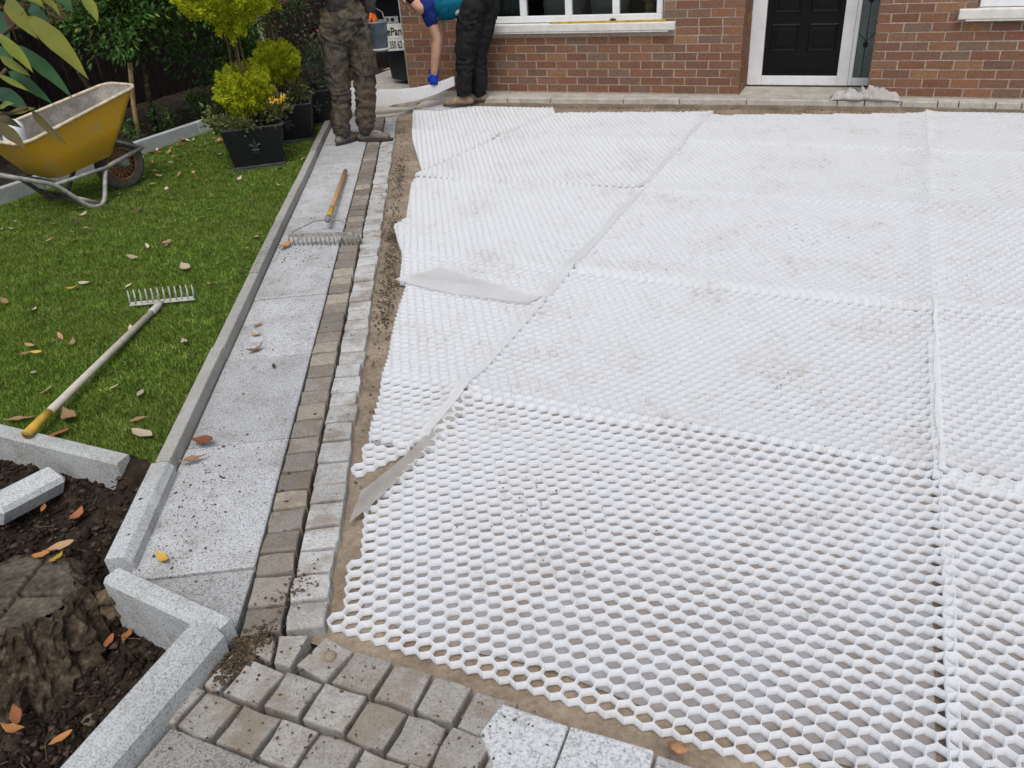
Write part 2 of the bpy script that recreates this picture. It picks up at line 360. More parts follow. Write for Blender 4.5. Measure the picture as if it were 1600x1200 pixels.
go = link('grass', np_mesh('grass', V, np.arange(n * 3), 3), m_grass); tag(go, 'short green lawn grass between the kerbs', 'grass', kind='stuff')

# ------------------------------------------------------------------ the path: slabs and setts
def sett_mesh(name, sd, h=.075, wob=.05):
    r = random.Random(sd); out = []
    base = [(-.5, -.5), (0, -.5), (.5, -.5), (.5, 0), (.5, .5), (0, .5), (-.5, .5), (-.5, 0)]
    for (x, y) in base:
        c = .985 if (x and y) else 1.0
        out.append((x * c + r.uniform(-wob, wob), y * c + r.uniform(-wob, wob)))
    rings = [(1.0, -h), (1.0, -.007), (.975, -.0015), (.90, 0)]
    vs = []; fs = []
    for k, (s, z) in enumerate(rings):
        for (x, y) in out: vs.append((x * s, y * s, z + (r.uniform(-.002, .002) if k >= 2 else 0)))
    vs.append((0, 0, r.uniform(-.002, .004)))
    for k in range(3): fs += [(k * 8 + i, k * 8 + (i + 1) % 8, (k + 1) * 8 + (i + 1) % 8, (k + 1) * 8 + i) for i in range(8)]
    fs += [(24 + i, 24 + (i + 1) % 8, 32) for i in range(8)]
    me = bpy.data.meshes.new(name); me.from_pydata(vs, [], fs); me.update(); return me
def sett_set(mat, n=9, wob=.035):
    L = []
    for i in range(n):
        me = sett_mesh('sett', i * 13 + len(mat.name), wob=wob); me.materials.append(mat); L.append(me)
    return L
S_D, S_P, S_A = sett_set(m_sett_d, 9, .028), sett_set(m_sett_p, 9, .035), sett_set(m_sett_a, 9, .04)
def place_sett(me, x, y, rz, sx, sy, parent, z=0):
    o = bpy.data.objects.new('sett', me); COL.objects.link(o); o.parent = parent
    o.location = (x, y, z + random.uniform(-.004, .003)); o.rotation_euler = (random.uniform(-.02, .02), random.uniform(-.02, .02), rz + random.choice((0, math.pi)))
    o.scale = (sx, sy, 1); return o
ANG = math.atan2(DY, DX) - math.pi / 2          # local y runs along the path
path = empty('paved_path'); tag(path, kind='structure')
s = 1.655 + .0
while s < 8.42:                                   # brown row beside the slabs
    L = random.uniform(.100, .132); x, y, _ = pw(s + L / 2, -.673); place_sett(random.choice(S_D), x, y, ANG + random.uniform(-.03, .03), .1145, L - .0125, path); s += L
s = 1.655
while s < 8.42:                                   # pale row along the sand
    L = random.uniform(.105, .142); w = random.uniform(.114, .126); x, y, _ = pw(s + L / 2, -.607 + w / 2 + random.uniform(-.002, .002)); place_sett(random.choice(S_P), x, y, ANG + random.uniform(-.02, .02), w - .006, L - .014, path); s += L
js = [1.94, 2.66, 3.38, 4.06, 4.74, 5.42, 6.1, 6.8, 7.5, 8.1, 8.6]
for a, b in zip(js, js[1:]):
    t = random.uniform(-.003, .003)
    MB().prism([pw(a + .004, -1.128)[:2], pw(a + .004, -.738)[:2], pw(b - .004, -.738)[:2], pw(b - .004, -1.128)[:2]][::1], -.06, t).build('slab', m_slab, path, bevel=.004, segs=1)
MB().prism([(-1.88, 1.165), (-1.47, 1.135), pw(1.934, -.738)[:2], pw(1.934, -1.10)[:2]], -.06, -.002).build('slab', m_slabg if False else m_slab, path, bevel=.004, segs=1)

apron = empty('paved_apron'); tag(apron, kind='structure')
# first row of the apron: a wedge, a narrow stone, then squares
def quadsett(pts, mat, parent, z=0):
    c = Vector((sum(p[0] for p in pts) / 4, sum(p[1] for p in pts) / 4, 0)); out = []
    for i in range(4):
        a = Vector((*pts[i][:2], 0)); b = Vector((*pts[(i + 1) % 4][:2], 0)); out += [a.lerp(c, .012), a.lerp(b, .5) + Vector((random.uniform(-.003, .003), random.uniform(-.003, .003), 0))]
    vs = []; fs = []
    for k, (q, zz) in enumerate([(1, -.08), (1, -.007), (.975, -.0015), (.90, 0)]):
        for p in out: v = c + (p - c) * q; vs.append((v.x, v.y, z + zz + (random.uniform(-.003, .003) if k > 1 else 0)))
    vs.append((c.x, c.y, z + .001))
    for k in range(3): fs += [(k * 8 + i, k * 8 + (i + 1) % 8, (k + 1) * 8 + (i + 1) % 8, (k + 1) * 8 + i) for i in range(8)]
    fs += [(24 + i, 24 + (i + 1) % 8, 32) for i in range(8)]
    m = MB(); m.add(vs, fs)
    a = sum(out[i].x * out[(i + 1) % 8].y - out[(i + 1) % 8].x * out[i].y for i in range(8))
    o = m.build('sett', mat, parent)
    if a < 0: o.data.flip_normals()
    return o
quadsett([(-1.383,1.071,0.000), (-1.295,1.068,0.000), (-1.336,1.143,0.000), (-1.413,1.105,0.000)], m_sett_a, apron)
quadsett([(-1.280,1.064,0.000), (-1.233,1.070,0.000), (-1.249,1.179,0.000), (-1.327,1.148,0.000)], m_sett_a, apron)
x = -1.228
for k in range(8):
    if k < 5: w = random.uniform(.112, .13); place_sett(random.choice(S_A), x + w / 2 + .012, 1.123, random.uniform(-.04, .04) - .16 * (k == 0), w - .012, .1125, apron); x += w
for r_, (yc, x0) in enumerate([(1.000, -1.418), (.876, -1.50), (.752, -1.47), (.628, -1.4)]):
    x = x0 + (0 if r_ != 1 else .0)
    xe = -.58 if r_ < 2 else -.60
    if r_ > 1: x = -1.08 + .06 * (r_ - 2)
    while x < xe:
        w = random.uniform(.112, .136); 
        if r_ == 0 and x == x0: w = .062
        if r_ == 1 and x == x0: w = .105; 
        place_sett(random.choice(S_A), x + w / 2, yc + random.uniform(-.004, .004), random.uniform(-.035, .035), w - .011, random.uniform(.109, .115), apron); x += w
MB().prism([(-1.40, .30), (-1.09, .30), (-1.09, .812), (-1.405, .812)], -.07, -.004).build('slab', m_slabg, apron, bevel=.005, segs=1)
MB().prism([(-.60, .5), (-.60, 1.0), (-.665, 1.065), (-.648, 1.16), (-.47, 1.158), (-.455, .5)], -.05, .004).build('slab', m_slabw, apron, bevel=.006, segs=2)
MB().prism([(-.45, .5), (-.465, 1.158), (-.262, 1.165), (-.245, .5)], -.05, .006).build('slab', m_slabw, apron, bevel=.006, segs=2)
MB().prism([(-.238, .5), (-.255, 1.165), (.02, 1.16), (.03, .5)], -.05, -.006).build('slab', m_slab, apron, bevel=.006, segs=2)

# ------------------------------------------------------------------ kerbs
def kerb(name, pts, w, z0, z1, mat, parent=None, bev=.012, ch=0.0):
    """straight kerb stone between two plan points, centred; ch = sloped shoulder on its right side"""
    a, b = Vector((*pts[0][:2], 0)), Vector((*pts[1][:2], 0)); d = (b - a).normalized(); n_ = Vector((d.y, -d.x, 0))
    sec = [(-w / 2, z0), (w / 2, z0), (w / 2, z1 - ch * 1.2), (w / 2 - ch, z1), (-w / 2 + ch * .3, z1), (-w / 2, z1 - ch * .4)] if ch else [(-w / 2, z0), (w / 2, z0), (w / 2, z1), (-w / 2, z1)]
    m = MB(); k = len(sec)
    vs = [a + n_ * u + Vector((0, 0, z)) for u, z in sec] + [b + n_ * u + Vector((0, 0, z)) for u, z in sec]
    m.add(vs, [tuple(range(k)), tuple(range(k, 2 * k))[::-1]] + [(i, k + i, k + (i + 1) % k, (i + 1) % k) for i in range(k)])
    return m.build(name, mat, parent, bevel=bev, segs=3)
pk = empty('path_kerb', pw(4, -1.16)); tag(pk, 'long row of grey concrete kerb stones between lawn and granite path', 'kerb')
ks = [2.5, 3.41, 4.32, 5.23, 6.14, 7.05, 7.95, 8.6]
pk_inv = Matrix.Translation(pk.location).inverted()
for a, b in zip(ks, ks[1:]):
    o = kerb('kerb_stone', [pw(a + .003, -1.160 + random.uniform(-.003, .003)), pw(b - .003, -1.160 + random.uniform(-.003, .003))], .055, -.15, .058 + random.uniform(-.004, .004), m_kerbc, pk, .006)
    o.matrix_parent_inverse = pk_inv
tag(kerb('granite_kerb_stone', [pw(1.985, -1.155), pw(2.492, -1.160)], .082, -.16, .062, m_kerbg, None, .003, .020), 'short pale granite kerb stone ending the row by the yellow leaf', 'kerb stone')
tag(kerb('granite_kerb_stone', [(-1.935, 1.135), (-1.455, 1.088)], .062, -.30, .056, m_kerbg, None, .003, .012), 'granite kerb stone lying across the path end above the stump', 'kerb stone')
tag(kerb('granite_kerb_stone', [(-1.455, .22), (-1.487, 1.060)][::-1], .098, -.32, .082, m_kerbg, None, .010, 0).copy() if False else kerb('granite_kerb_stone', [(-1.440, .22), (-1.482, 1.060)], .100, -.32, .082, m_kerbg, None, .003, .026), 'large granite kerb stone in the bottom corner between soil and setts', 'kerb stone')
tag(kerb('granite_kerb_stone', [(-4.0, 1.60), (-2.385, 1.612)], .062, -.12, .052, m_kerbd, None, .003, .008), 'granite kerb stone at the lawn front with the rake handle on it', 'kerb stone')
bk = empty('back_kerb', (-6.22, 5, 0)); tag(bk, 'pale kerb row along the back of the lawn behind wheelbarrow and planters', 'kerb')
yy = 2.6
while yy < 7.2:
    o = kerb('kerb_stone', [(-6.215 + .012 * math.sin(yy * 2), yy, 0), (-6.215 + .012 * math.sin(yy * 2 + 1.8), yy + .9, 0)], .06, -.12, .115, m_kerbb, bk, .01); o.matrix_parent_inverse = Matrix.Translation(bk.location).inverted(); yy += .906
# offcut resting on the soil, tilted
oc = MB(); oc.box((-.05, -.145, -.045), (.05, .13, .045)); 
o = oc.build('kerb_offcut', m_kerbg, bevel=.016, segs=1); o.location = (-2.685, 1.405, -.035); o.rotation_euler = (R_(-9), R_(24), R_(-4)); tag(o, 'broken granite kerb offcut lying on the soil', 'kerb offcut')
# mortar dab where two kerbs meet
mb = MB()
for k in range(16): mb.ball((-1.955 + random.uniform(-.03, .03), 1.135 + random.uniform(-.03, .03), -.10 + random.uniform(-.04, .07)), (random.uniform(.022, .04), random.uniform(.022, .04), random.uniform(.018, .03)), seg=8, rings=5)
o = fuse('mortar_dab', mb, m_clod, None, .006, 1, lambda p: .016 * noise.noise(p * 30) + .010 * noise.noise(p * 75)); tag(o, 'brown mortar lump at the corner of the kerb stones', 'mortar')

# ------------------------------------------------------------------ honeycomb panels
PITCH = .0474; HC_H = .028; ROWP = PITCH * .8660254
CREASE_Y = [2.49, 3.82, 5.29, 6.58]
def warp(x, y):
    z = .004 * nz(x, y, 1.6, 5)
    for c_ in CREASE_Y: z += .021 * math.exp(-((y - c_ - .03) / .10) ** 2)
    z += .014 * math.exp(-((x - .36) / .05) ** 2) + .012 * math.exp(-((x + 1.40) / .06) ** 2) * (y > 2.2)
    return z
def inside(poly, x, y):
    c = False; j = len(poly) - 1
    for i in range(len(poly)):
        (xi, yi), (xj, yj) = poly[i], poly[j]
        if (yi > y) != (yj > y) and x < (xj - xi) * (y - yi) / (yj - yi) + xi: c = not c
        j = i
    return c
def honeycomb(poly, ox=0.0, oy=0.0, rot=0.0, zoff=0.0, t=.0021, clip=False):
    xs = [p[0] for p in poly]; ys = [p[1] for p in poly]; cx0, cy0 = sum(xs) / len(xs), sum(ys) / len(ys)
    verts = {}; edges = {}; V = []
    rr = PITCH / math.sqrt(3); cr, sr = math.cos(rot), math.sin(rot)
    j = -2
    y = min(ys) - .2; rowi = 0
    def vid(x, y):
        k = (round(x * 2000), round(y * 2000))
        for dx in (0, -1, 1):
            for dy in (0, -1, 1):
                q = (k[0] + dx, k[1] + dy)
                if q in verts: return verts[q]
        verts[k] = len(V); V.append((x, y)); return verts[k]
    while y < max(ys) + .2:
        x = min(xs) - .2 + (PITCH / 2 if rowi % 2 else 0)
        while x < max(xs) + .2:
            X = cx0 + (x + ox - cx0) * cr - (y + oy - cy0) * sr; Y = cy0 + (x + ox - cx0) * sr + (y + oy - cy0) * cr
            if inside(poly, X, Y) or (clip and any(inside(poly, X + a_, Y + b_) for a_, b_ in ((.03, 0), (-.03, 0), (0, .03), (0, -.03)))):
                ids = []
                for k in range(6):
                    w = math.pi / 6 + k * math.pi / 3; ids.append(vid(x + ox + rr * math.cos(w), y + oy + rr * math.sin(w)))
                for k in range(6):
                    e = (min(ids[k], ids[(k + 1) % 6]), max(ids[k], ids[(k + 1) % 6])); edges[e] = 1
            x += PITCH
        y += ROWP; rowi += 1
    if not edges: return None
    A = np.array(V); A2 = np.stack([cx0 + (A[:, 0] - cx0) * cr - (A[:, 1] - cy0) * sr, cy0 + (A[:, 0] - cx0) * sr + (A[:, 1] - cy0) * cr], 1)
    A2 = A2 + np.array([[.0016 * nz(a, b, 25, 8) + .003 * nz(a, b, 5, 3), .0016 * nz(a, b, 25, 9) + .003 * nz(a, b, 5, 4)] for a, b in A2])
    Zt = np.array([warp(a, b) for a, b in A2]) + zoff
    E = np.array(list(edges)); P0, P1 = A2[E[:, 0]], A2[E[:, 1]]; z0, z1 = Zt[E[:, 0]], Zt[E[:, 1]]
    d = P1 - P0; L = np.linalg.norm(d, axis=1, keepdims=True); d /= L; nn = np.stack([-d[:, 1], d[:, 0]], 1)
    if clip:
        keep = []
        for i_ in range(len(E)):
            a_, b_ = inside(poly, *P0[i_]), inside(poly, *P1[i_])
            if a_ and b_: keep.append(i_)
            elif a_ or b_:
                lo, hi = (P0[i_].copy(), P1[i_].copy()) if a_ else (P1[i_].copy(), P0[i_].copy())
                for _ in range(7):
                    md = (lo + hi) / 2
                    if inside(poly, *md): lo = md
                    else: hi = md
                if a_: P1[i_] = lo
                else: P0[i_] = lo
                keep.append(i_)
        E, P0, P1, z0, z1, nn = E[keep], P0[keep], P1[keep], z0[keep], z1[keep], nn[keep]
    m = len(E); Pm = (P0 + P1) / 2; zm = (z0 + z1) / 2
    # wall profile: thick at both ends (rounded cells), thin in the middle, lighter lip on top
    te, tm = t * .82, t * .46; ring = []
    for (p, z, tt) in ((P0, z0, te), (P0 * .72 + P1 * .28, z0 * .72 + z1 * .28, tm), (P0 * .28 + P1 * .72, z0 * .28 + z1 * .72, tm), (P1, z1, te)):
        for sgn in (1, -1):
            q = p + nn * sgn * tt
            ring.append(np.column_stack([q, z + .0])); ring.append(np.column_stack([q * 1.0, z - HC_H]))
    VV = np.stack(ring, 1).reshape(-1, 3)       # per edge: 4 stations x (left top, left bottom, right top, right bottom)
    b = (np.arange(m) * 16)[:, None]; q = []
    for st in range(3):
        o0, o1 = st * 4, (st + 1) * 4
        q += [[o0, o0 + 1, o1 + 1, o1], [o0 + 3, o0 + 2, o1 + 2, o1 + 3], [o0 + 2, o0, o1, o1 + 2]]
    FF = (b[:, None, :] + np.array(q)[None]).reshape(-1)
    return np_mesh('honeycomb', VV, FF, 4)
def fabric_sheet(poly, zf, step=.05):
    xs = [p[0] for p in poly]; ys = [p[1] for p in poly]; nx = max(2, int((max(xs) - min(xs)) / step)); ny = max(2, int((max(ys) - min(ys)) / step))
    me = bpy.data.meshes.new('membrane'); bm = bmesh.new()
    vs = [bm.verts.new((p[0], p[1], 0)) for p in poly]; bm.faces.new(vs)
    for i in range(1, nx): bmesh.ops.bisect_plane(bm, geom=bm.verts[:] + bm.edges[:] + bm.faces[:], plane_co=(min(xs) + (max(xs) - min(xs)) * i / nx, 0, 0), plane_no=(1, 0, 0))
    for i in range(1, ny): bmesh.ops.bisect_plane(bm, geom=bm.verts[:] + bm.edges[:] + bm.faces[:], plane_co=(0, min(ys) + (max(ys) - min(ys)) * i / ny, 0), plane_no=(0, 1, 0))
    for v in bm.verts: v.co.z = zf(v.co.x, v.co.y)
    bmesh.ops.recalc_face_normals(bm, faces=bm.faces); bm.to_mesh(me); bm.free(); me.polygons.foreach_set('use_smooth', [True] * len(me.polygons)); return me
def panel(poly, label, ox=0, oy=0, rot=0, floor_poly=None, extra=(), clip=False):
    c = (sum(p[0] for p in poly) / len(poly), sum(p[1] for p in poly) / len(poly), 0)
    r = empty('gravel_grid', c); tag(r, label, 'gravel panel', 'white honeycomb gravel panels covering the drive'); inv = Matrix.Translation(c).inverted()
    o = link('honeycomb', honeycomb(poly, ox, oy, rot, clip=clip), m_plastic, r); o.matrix_parent_inverse = inv
    fp = floor_poly or poly
    o = link('membrane', fabric_sheet(fp, lambda x, y: warp(x, y) - HC_H - .0015 + .001 * nz(x, y, 14), .12), m_floor, r); o.matrix_parent_inverse = inv
    for e in extra:
        o = link('membrane_flap', fabric_sheet(e[0], e[1], .025), e[2], r); o.matrix_parent_inverse = inv
    return r
over = lambda h=.004, w=.004: (lambda x, y: warp(x, y) + h + w * nz(x, y, 14, 2) + .5 * w * nz(x, y, 40, 3))
def strip_y(x0, x1, yc, h0, h1):    # ragged fabric band along a crease
    k = 14; up = [(x0 + (x1 - x0) * i / k, yc + h1 + .018 * nz(x0 + i, yc, 1.7)) for i in range(k + 1)]; lo = [(x0 + (x1 - x0) * i / k, yc + h0 + .006 * nz(x0 + i, yc, 2.3)) for i in range(k + 1)]
    return lo + up[::-1]
def strip_x(y0, y1, xc, a, b):
    k = 14; rt = [(xc + b + .005 * nz(i, xc, 1.9), y0 + (y1 - y0) * i / k) for i in range(k + 1)]; lf = [(xc + a + .02 * nz(i, xc, 1.3, 2), y0 + (y1 - y0) * i / k) for i in range(k + 1)]
    return rt + lf[::-1]
XB0, XB1 = -1.388, .352
YB = [1.218, 2.488, 3.815, 5.285, 6.58, 7.78]
namesB = ['white honeycomb panel nearest the camera with open brown cells along its front edge', 'white honeycomb panel in the middle of the drive beyond the first crease',
          'white honeycomb panel in the centre column third from the front', 'white honeycomb panel in the centre column fourth from the front', 'white honeycomb panel in the centre column before the front door']
for i in range(5):
    y0, y1 = YB[i] + .004, YB[i + 1] + .012
    if i == 0:   # its left side is cut slanting, stepping back to the sand
        poly = [(-1.20, y0), (XB1 + .008, y0), (XB1 + .008, y1), (-1.385, y1), (-1.378, 1.72)]
        fp = [(-1.17, y0 + .11), (-.9, y0 + .07), (-.6, y0 + .10), (-.2, y0 + .06), (XB1 - .02, y0 + .09), (XB1 - .02, y1), (-1.36, y1), (-1.36, 1.72)]
    else:
        poly = [(XB0 - .010, y0), (XB1 + .008, y0), (XB1 + .008, y1 if i < 4 else 7.80), (XB0 - .010, y1 if i < 4 else 7.55)]; fp = None
    ex = []
    panel(poly, namesB[i], rng.uniform(0, .05), rng.uniform(0, .05), rng.uniform(-.006, .006), fp, ex)
namesC = ['white honeycomb panel at the bottom right corner of the drive', 'white honeycomb panel in the right column beyond the first crease', 'white honeycomb panel in the right column third from the front', 'white honeycomb panel in the right column fourth from the front', 'white honeycomb panel in the right column under the right window']
YC = [.55, 2.46, 3.86, 5.31, 6.56, 7.86]
for i in range(5):
    y0, y1 = YC[i] + .004, YC[i + 1] + .012; x1 = 1.3 if i == 0 else 2.1
    ex = [(strip_x(y0, y1, XB1, .0, .016), over(.004, .006), m_fab)] if i in (1, 4) else []
    panel([(XB1 + .004, y0), (x1, y0), (x1, y1), (XB1 + .004, y1)], namesC[i], rng.uniform(0, .05), rng.uniform(0, .05), rng.uniform(-.008, .008) + .006, None, ex)
A_polys = [([(-1.618, 2.075), (-1.335, 2.13), (-1.40, 2.46), (-1.402, 3.42), (-2.255, 3.50), (-2.06, 3.03), (-1.90, 2.70), (-1.77, 2.42), (-1.69, 2.23)], 'tapering white honeycomb panel cut along the sand strip beside the first seam'),
           ([(-2.285, 3.46), (-1.402, 3.43), (-1.402, 5.29), (-3.16, 5.27), (-3.17, 5.17), (-2.79, 4.42), (-2.80, 4.27), (-2.46, 3.80)], 'white honeycomb panel in the left column with a grey membrane flap at its front'),
           ([(-3.20, 5.28), (-1.402, 5.31), (-1.405, 6.58), (-1.41, 7.72), (-2.87, 7.52), (-3.0, 7.0), (-3.22, 5.42)], 'white honeycomb panel in the left column reaching the house step'),
           ([(-3.86, 6.40), (-3.235, 5.45), (-3.05, 6.9), (-2.90, 7.53), (-3.0, 7.74), (-3.94, 7.70), (-4.47, 7.50)], 'white honeycomb panel under the bending worker at the far left corner')]
over2 = over(.0025, .003)
exA = {0: [(strip_x(2.15, 3.40, -1.398, -.035, .0), over2, m_fab)],
       1: [(strip_x(3.45, 5.25, -1.402, -.05, .0), over2, m_fab), ([(-2.30, 3.44), (-1.95, 3.37), (-1.47, 3.36), (-1.43, 3.44), (-1.75, 3.55), (-2.15, 3.70)], lambda x, y: warp(x, y) + .006 + .014 * math.exp(-((y - 3.47) / .05) ** 2) + .006 * nz(x, y, 12), m_fabg)],
       2: [(strip_x(5.3, 7.6, -1.405, -.04, .0), over2, m_fab)],
       3: [([(-4.50, 7.49), (-4.1, 7.46), (-3.95, 7.70), (-4.25, 7.84), (-4.46, 7.78)], lambda x, y: warp(x, y) + .012 + .10 * max(0, y - 7.58) + .02 * nz(x, y, 6), m_fabg)]}
for i, (p, lab) in enumerate(A_polys): panel(p, lab, rng.uniform(0, .05), rng.uniform(0, .05), rng.uniform(-.01, .01) + (.02 if i == 0 else 0), None, exA.get(i, []), True)
# cut-off scrap of panel and the loose membrane strip at the slanted edge
sp = empty('gravel_grid_scrap', (-1.5, 1.98, 0)); tag(sp, 'small cut scrap of white honeycomb at the slanted seam end', 'gravel panel')
o = link('honeycomb', honeycomb([(-1.60, 2.045), (-1.46, 2.075), (-1.47, 2.0), (-1.52, 1.90), (-1.54, 1.84)], .01, .02, .05), m_plastic, sp); o.matrix_parent_inverse = Matrix.Translation(sp.location).inverted()
strip = [(-1.475, 1.80), (-1.405, 1.62), (-1.385, 1.72), (-1.368, 1.95), (-1.352, 2.22), (-1.345, 2.50), (-1.40, 2.45), (-1.405, 2.20), (-1.425, 2.0)]
o = link('membrane_strip', fabric_sheet(strip, lambda x, y: -.012 + .035 * max(0, 1 - abs((x + 1.40)) / .06) * .5 + .008 * nz(x, y, 11), .02), m_fabd); tag(o, 'strip of grey membrane curling out along the slanted seam', 'membrane strip')

# ------------------------------------------------------------------ the house
YW = 8.15
house = empty('brick_house', (0, YW, 0)); tag(house, 'red brick house front with black door and white framed windows', 'house')
hinv = Matrix.Translation(house.location).inverted()
def hp(o): o.parent = house; o.matrix_parent_inverse = hinv; return o
Z0 = .06
wall = MB()
def wb(x0, x1, y0, y1, z0, z1): wall.box((x0, y0, z0), (x1, y1, z1))
wb(-4.853, -1.269, YW + .004, 8.40, -.2, .66); wb(-4.853, -3.87, YW + .0042, 8.40, .66, 2.7); wb(-2.01, -1.2692, YW + .0043, 8.40, .66, 2.7); wb(-3.87, -2.01, YW + .0041, 8.40, 1.95, 2.7)
wb(-4.853, -4.62, 8.40, 11.5, -.2, 2.7); wb(-1.50, -1.2691, 8.40, 8.72, -.2, 2.7)
wb(-.133, .60, YW + .004, 8.72, -.2, 2.7); wb(.60, 2.4, YW + .0041, 8.40, -.2, .70); wb(.60, 2.4, YW + .0042, 8.40, 1.95, 2.7); wb(2.4, 5.5, YW + .0043, 8.40, -.2, 2.7); wb(-1.4, -.10, 8.55, 8.72, 2.13, 2.7)
hp(wall.build('wall', m_mortar))
bmesh_variants = []
for i in range(5):
    r = random.Random(i); vs = []; fs = []
    o8 = [(-.5, -.5), (.5, -.5), (.5, .5), (-.5, .5)]
    j = [(r.uniform(-.01, .01), r.uniform(-.03, .03)) for _ in range(4)]
    for (y, ins) in ((.10, 0), (.003, 0), (0, .012)):
        for (p, q) in zip(o8, j): vs.append(((p[0] + q[0]) * (1 - ins), y + r.uniform(-.001, .001), (p[1] + q[1]) * (1 - ins * 2.6)))
    for k in range(2): fs += [(k * 4 + a, (k + 1) * 4 + a, (k + 1) * 4 + (a + 1) % 4, k * 4 + (a + 1) % 4) for a in range(4)]
    fs += [(8, 9, 10, 11)[::-1]]
    me = bpy.data.meshes.new('brick'); me.from_pydata(vs, [], fs); bm = bmesh.new(); bm.from_mesh(me); bmesh.ops.recalc_face_normals(bm, faces=bm.faces)
    bm.normal_update()
    if sum(f.normal.y for f in bm.faces if abs(f.normal.y) > .9) > 0: bmesh.ops.reverse_faces(bm, faces=bm.faces)
    bm.to_mesh(me); bm.free(); me.materials.append(m_brick); bmesh_variants.append(me)
far = MB(); nbr = 0
def brick(xc, zc, w, vis, side=False, y0=YW, xs=0):
    global nbr
    if vis and nbr < 298:
        o = bpy.data.objects.new('brick', random.choice(bmesh_variants)); COL.objects.link(o); hp(o); nbr += 1
        o.scale = (w, 1, .0652)
        if side: o.rotation_euler = (0, 0, R_(90)); o.location = (xs, xc, zc)
        else: o.location = (xc, y0 + random.uniform(-.0015, .0015), zc)
    else:
        if side: far.box((xs - .09, xc - w / 2, zc - .0326), (xs, xc + w / 2, zc + .0326))
        else: far.box((xc - w / 2, y0, zc - .0326), (xc + w / 2, y0 + .09, zc + .0326))
def course(k, spans, vis, **kw):
    zc = Z0 + .0753 * k + .0376; off = 0 if k % 2 else .11
    for (a, b) in spans:
        x = a - (off if True else 0); first = True
        while x < b - .012:
            l, r = max(x, a), min(x + .21, b)
            if r - l > .03: brick((l + r) / 2, zc, r - l, vis(l, r, zc), **kw)
            x += .22
zvis = lambda a, b, z: z < 1.04 and b > -4.86 and a < 1.35
for k in range(35):
    zc = Z0 + .0753 * k + .0376
    sL = [(-4.86, -1.262)]
    if .60 < zc < .70: sL = [(-4.86, -3.925), (-1.885, -1.262)]
    elif .70 <= zc < 1.95: sL = [(-4.86, -3.88), (-2.0, -1.262)]
    course(k, sL, zvis)
    sR = [(-.14, 5.5)]
    if .66 < zc < .74: sR = [(-.14, .47), (2.5, 5.5)]
    elif .74 <= zc < 1.95: sR = [(-.14, .61), (2.4, 5.5)]
    course(k, sR, zvis)
    course(k, [(8.262, 8.66)], zvis if False else (lambda a, b, z: z < 1.0), side=True, xs=-1.262)
o = hp(far.build('brickwork', m_brick)); tag(o, kind='stuff')
# roof edge above, out of view
hp(MB().box((-5.0, 8.05, 2.7), (5.6, 12, 2.82)).build('roof', m_dark))
hp(MB().box((-4.62, 11.4, -.2), (5.5, 11.5, 2.7)).build('back_wall', m_dark)); hp(MB().box((5.4, 8.4, -.2), (5.5, 11.4, 2.7)).build('end_wall', m_dark))
# window
def hbox(name, mat, a, b, parent=None, bev=0.004):
    o = MB().box(a, b).build(name, mat, None, bevel=bev)
    if parent is None: return hp(o)
    o.parent = parent; o.matrix_parent_inverse = parent.matrix_world.inverted() if False else Matrix.Translation(parent.get('org', (0, 0, 0))).inverted(); return o
def win(x0, x1, z0, z1, mull, sill):
    f = MB()
    f.box((x0, 8.20, z0), (x1, 8.27, z0 + .062)); f.box((x0, 8.20, z1 - .06), (x1, 8.27, z1)); f.box((x0, 8.2005, z0 + .062), (x0 + .06, 8.2705, z1 - .06)); f.box((x1 - .06, 8.2005, z0 + .062), (x1, 8.2705, z1 - .06))
    w = hp(f.build('window', m_pvc, bevel=.006))
    edges = [x0 + .06] + [m for mm in mull for m in (mm - .034, mm + .034)] + [x1 - .06]
    for mm in mull:
        o = MB().box((mm - .034, 8.203, z0 + .062), (mm + .034, 8.268, z1 - .06)).build('mullion', m_pvc, w, bevel=.005)
    for a, b in zip(edges[::2], edges[1::2]):
        MB().box((a, 8.236, z0 + .062), (b, 8.240, z1 - .06)).build('pane', m_glass, w)
    s_ = MB(); s_.box((sill[0], 8.095, sill[2]), (sill[1], 8.20, sill[3])); so = s_.build('sill', m_cream, w, bevel=.008)
    u = MB().box((sill[0] + .06, 8.1, sill[2] - .012), (sill[1] - .06, 8.148, sill[2])).build('sill_drip', m_cream, w)
    return w
win(-3.86, -2.03, .715, 1.95, [-3.465, -2.98, -2.493], (-3.925, -1.89, .640, .712))
win(.62, 2.4, .765, 1.95, [1.2, 1.8], (.475, 2.5, .685, .763))
# rooms behind the glass
rm = MB()
for (x0, x1) in ((-3.95, -1.95), (.55, 2.5)):
    rm.add([(x0 - .3, 8.41, .2), (x1 + .3, 8.41, .2), (x1 + .3, 11, .2), (x0 - .3, 11, .2), (x0 - .3, 8.41, 2.4), (x1 + .3, 8.41, 2.4), (x1 + .3, 11, 2.4), (x0 - .3, 11, 2.4)], [(0, 1, 2, 3), (4, 7, 6, 5), (3, 2, 6, 7), (0, 3, 7, 4), (1, 5, 6, 2)])
hp(rm.build('room', m_dark))
for (cx_, zt, w_) in ((-3.22, .93, .42), (-2.72, .92, .36)):
    m = MB(); m.capsule([(cx_ - w_ / 2 + .08, 8.75, zt - .10), (cx_ + w_ / 2 - .08, 8.75, zt - .10)], .11); m.box((cx_ - w_ / 2, 8.68, .3), (cx_ + w_ / 2, 8.85, zt - .1))
    o = fuse('sofa_back', m, m_sofa, None, .02, 4); tag(o, 'pale sofa back seen through the %s pane of the left window' % ('second' if cx_ < -3 else 'third'), 'sofa')
m = MB(); m.ball((-2.25, 8.55, .93), (.09, .09, .10)); m.ball((-2.25, 8.55, .80), (.05, .05, .08))
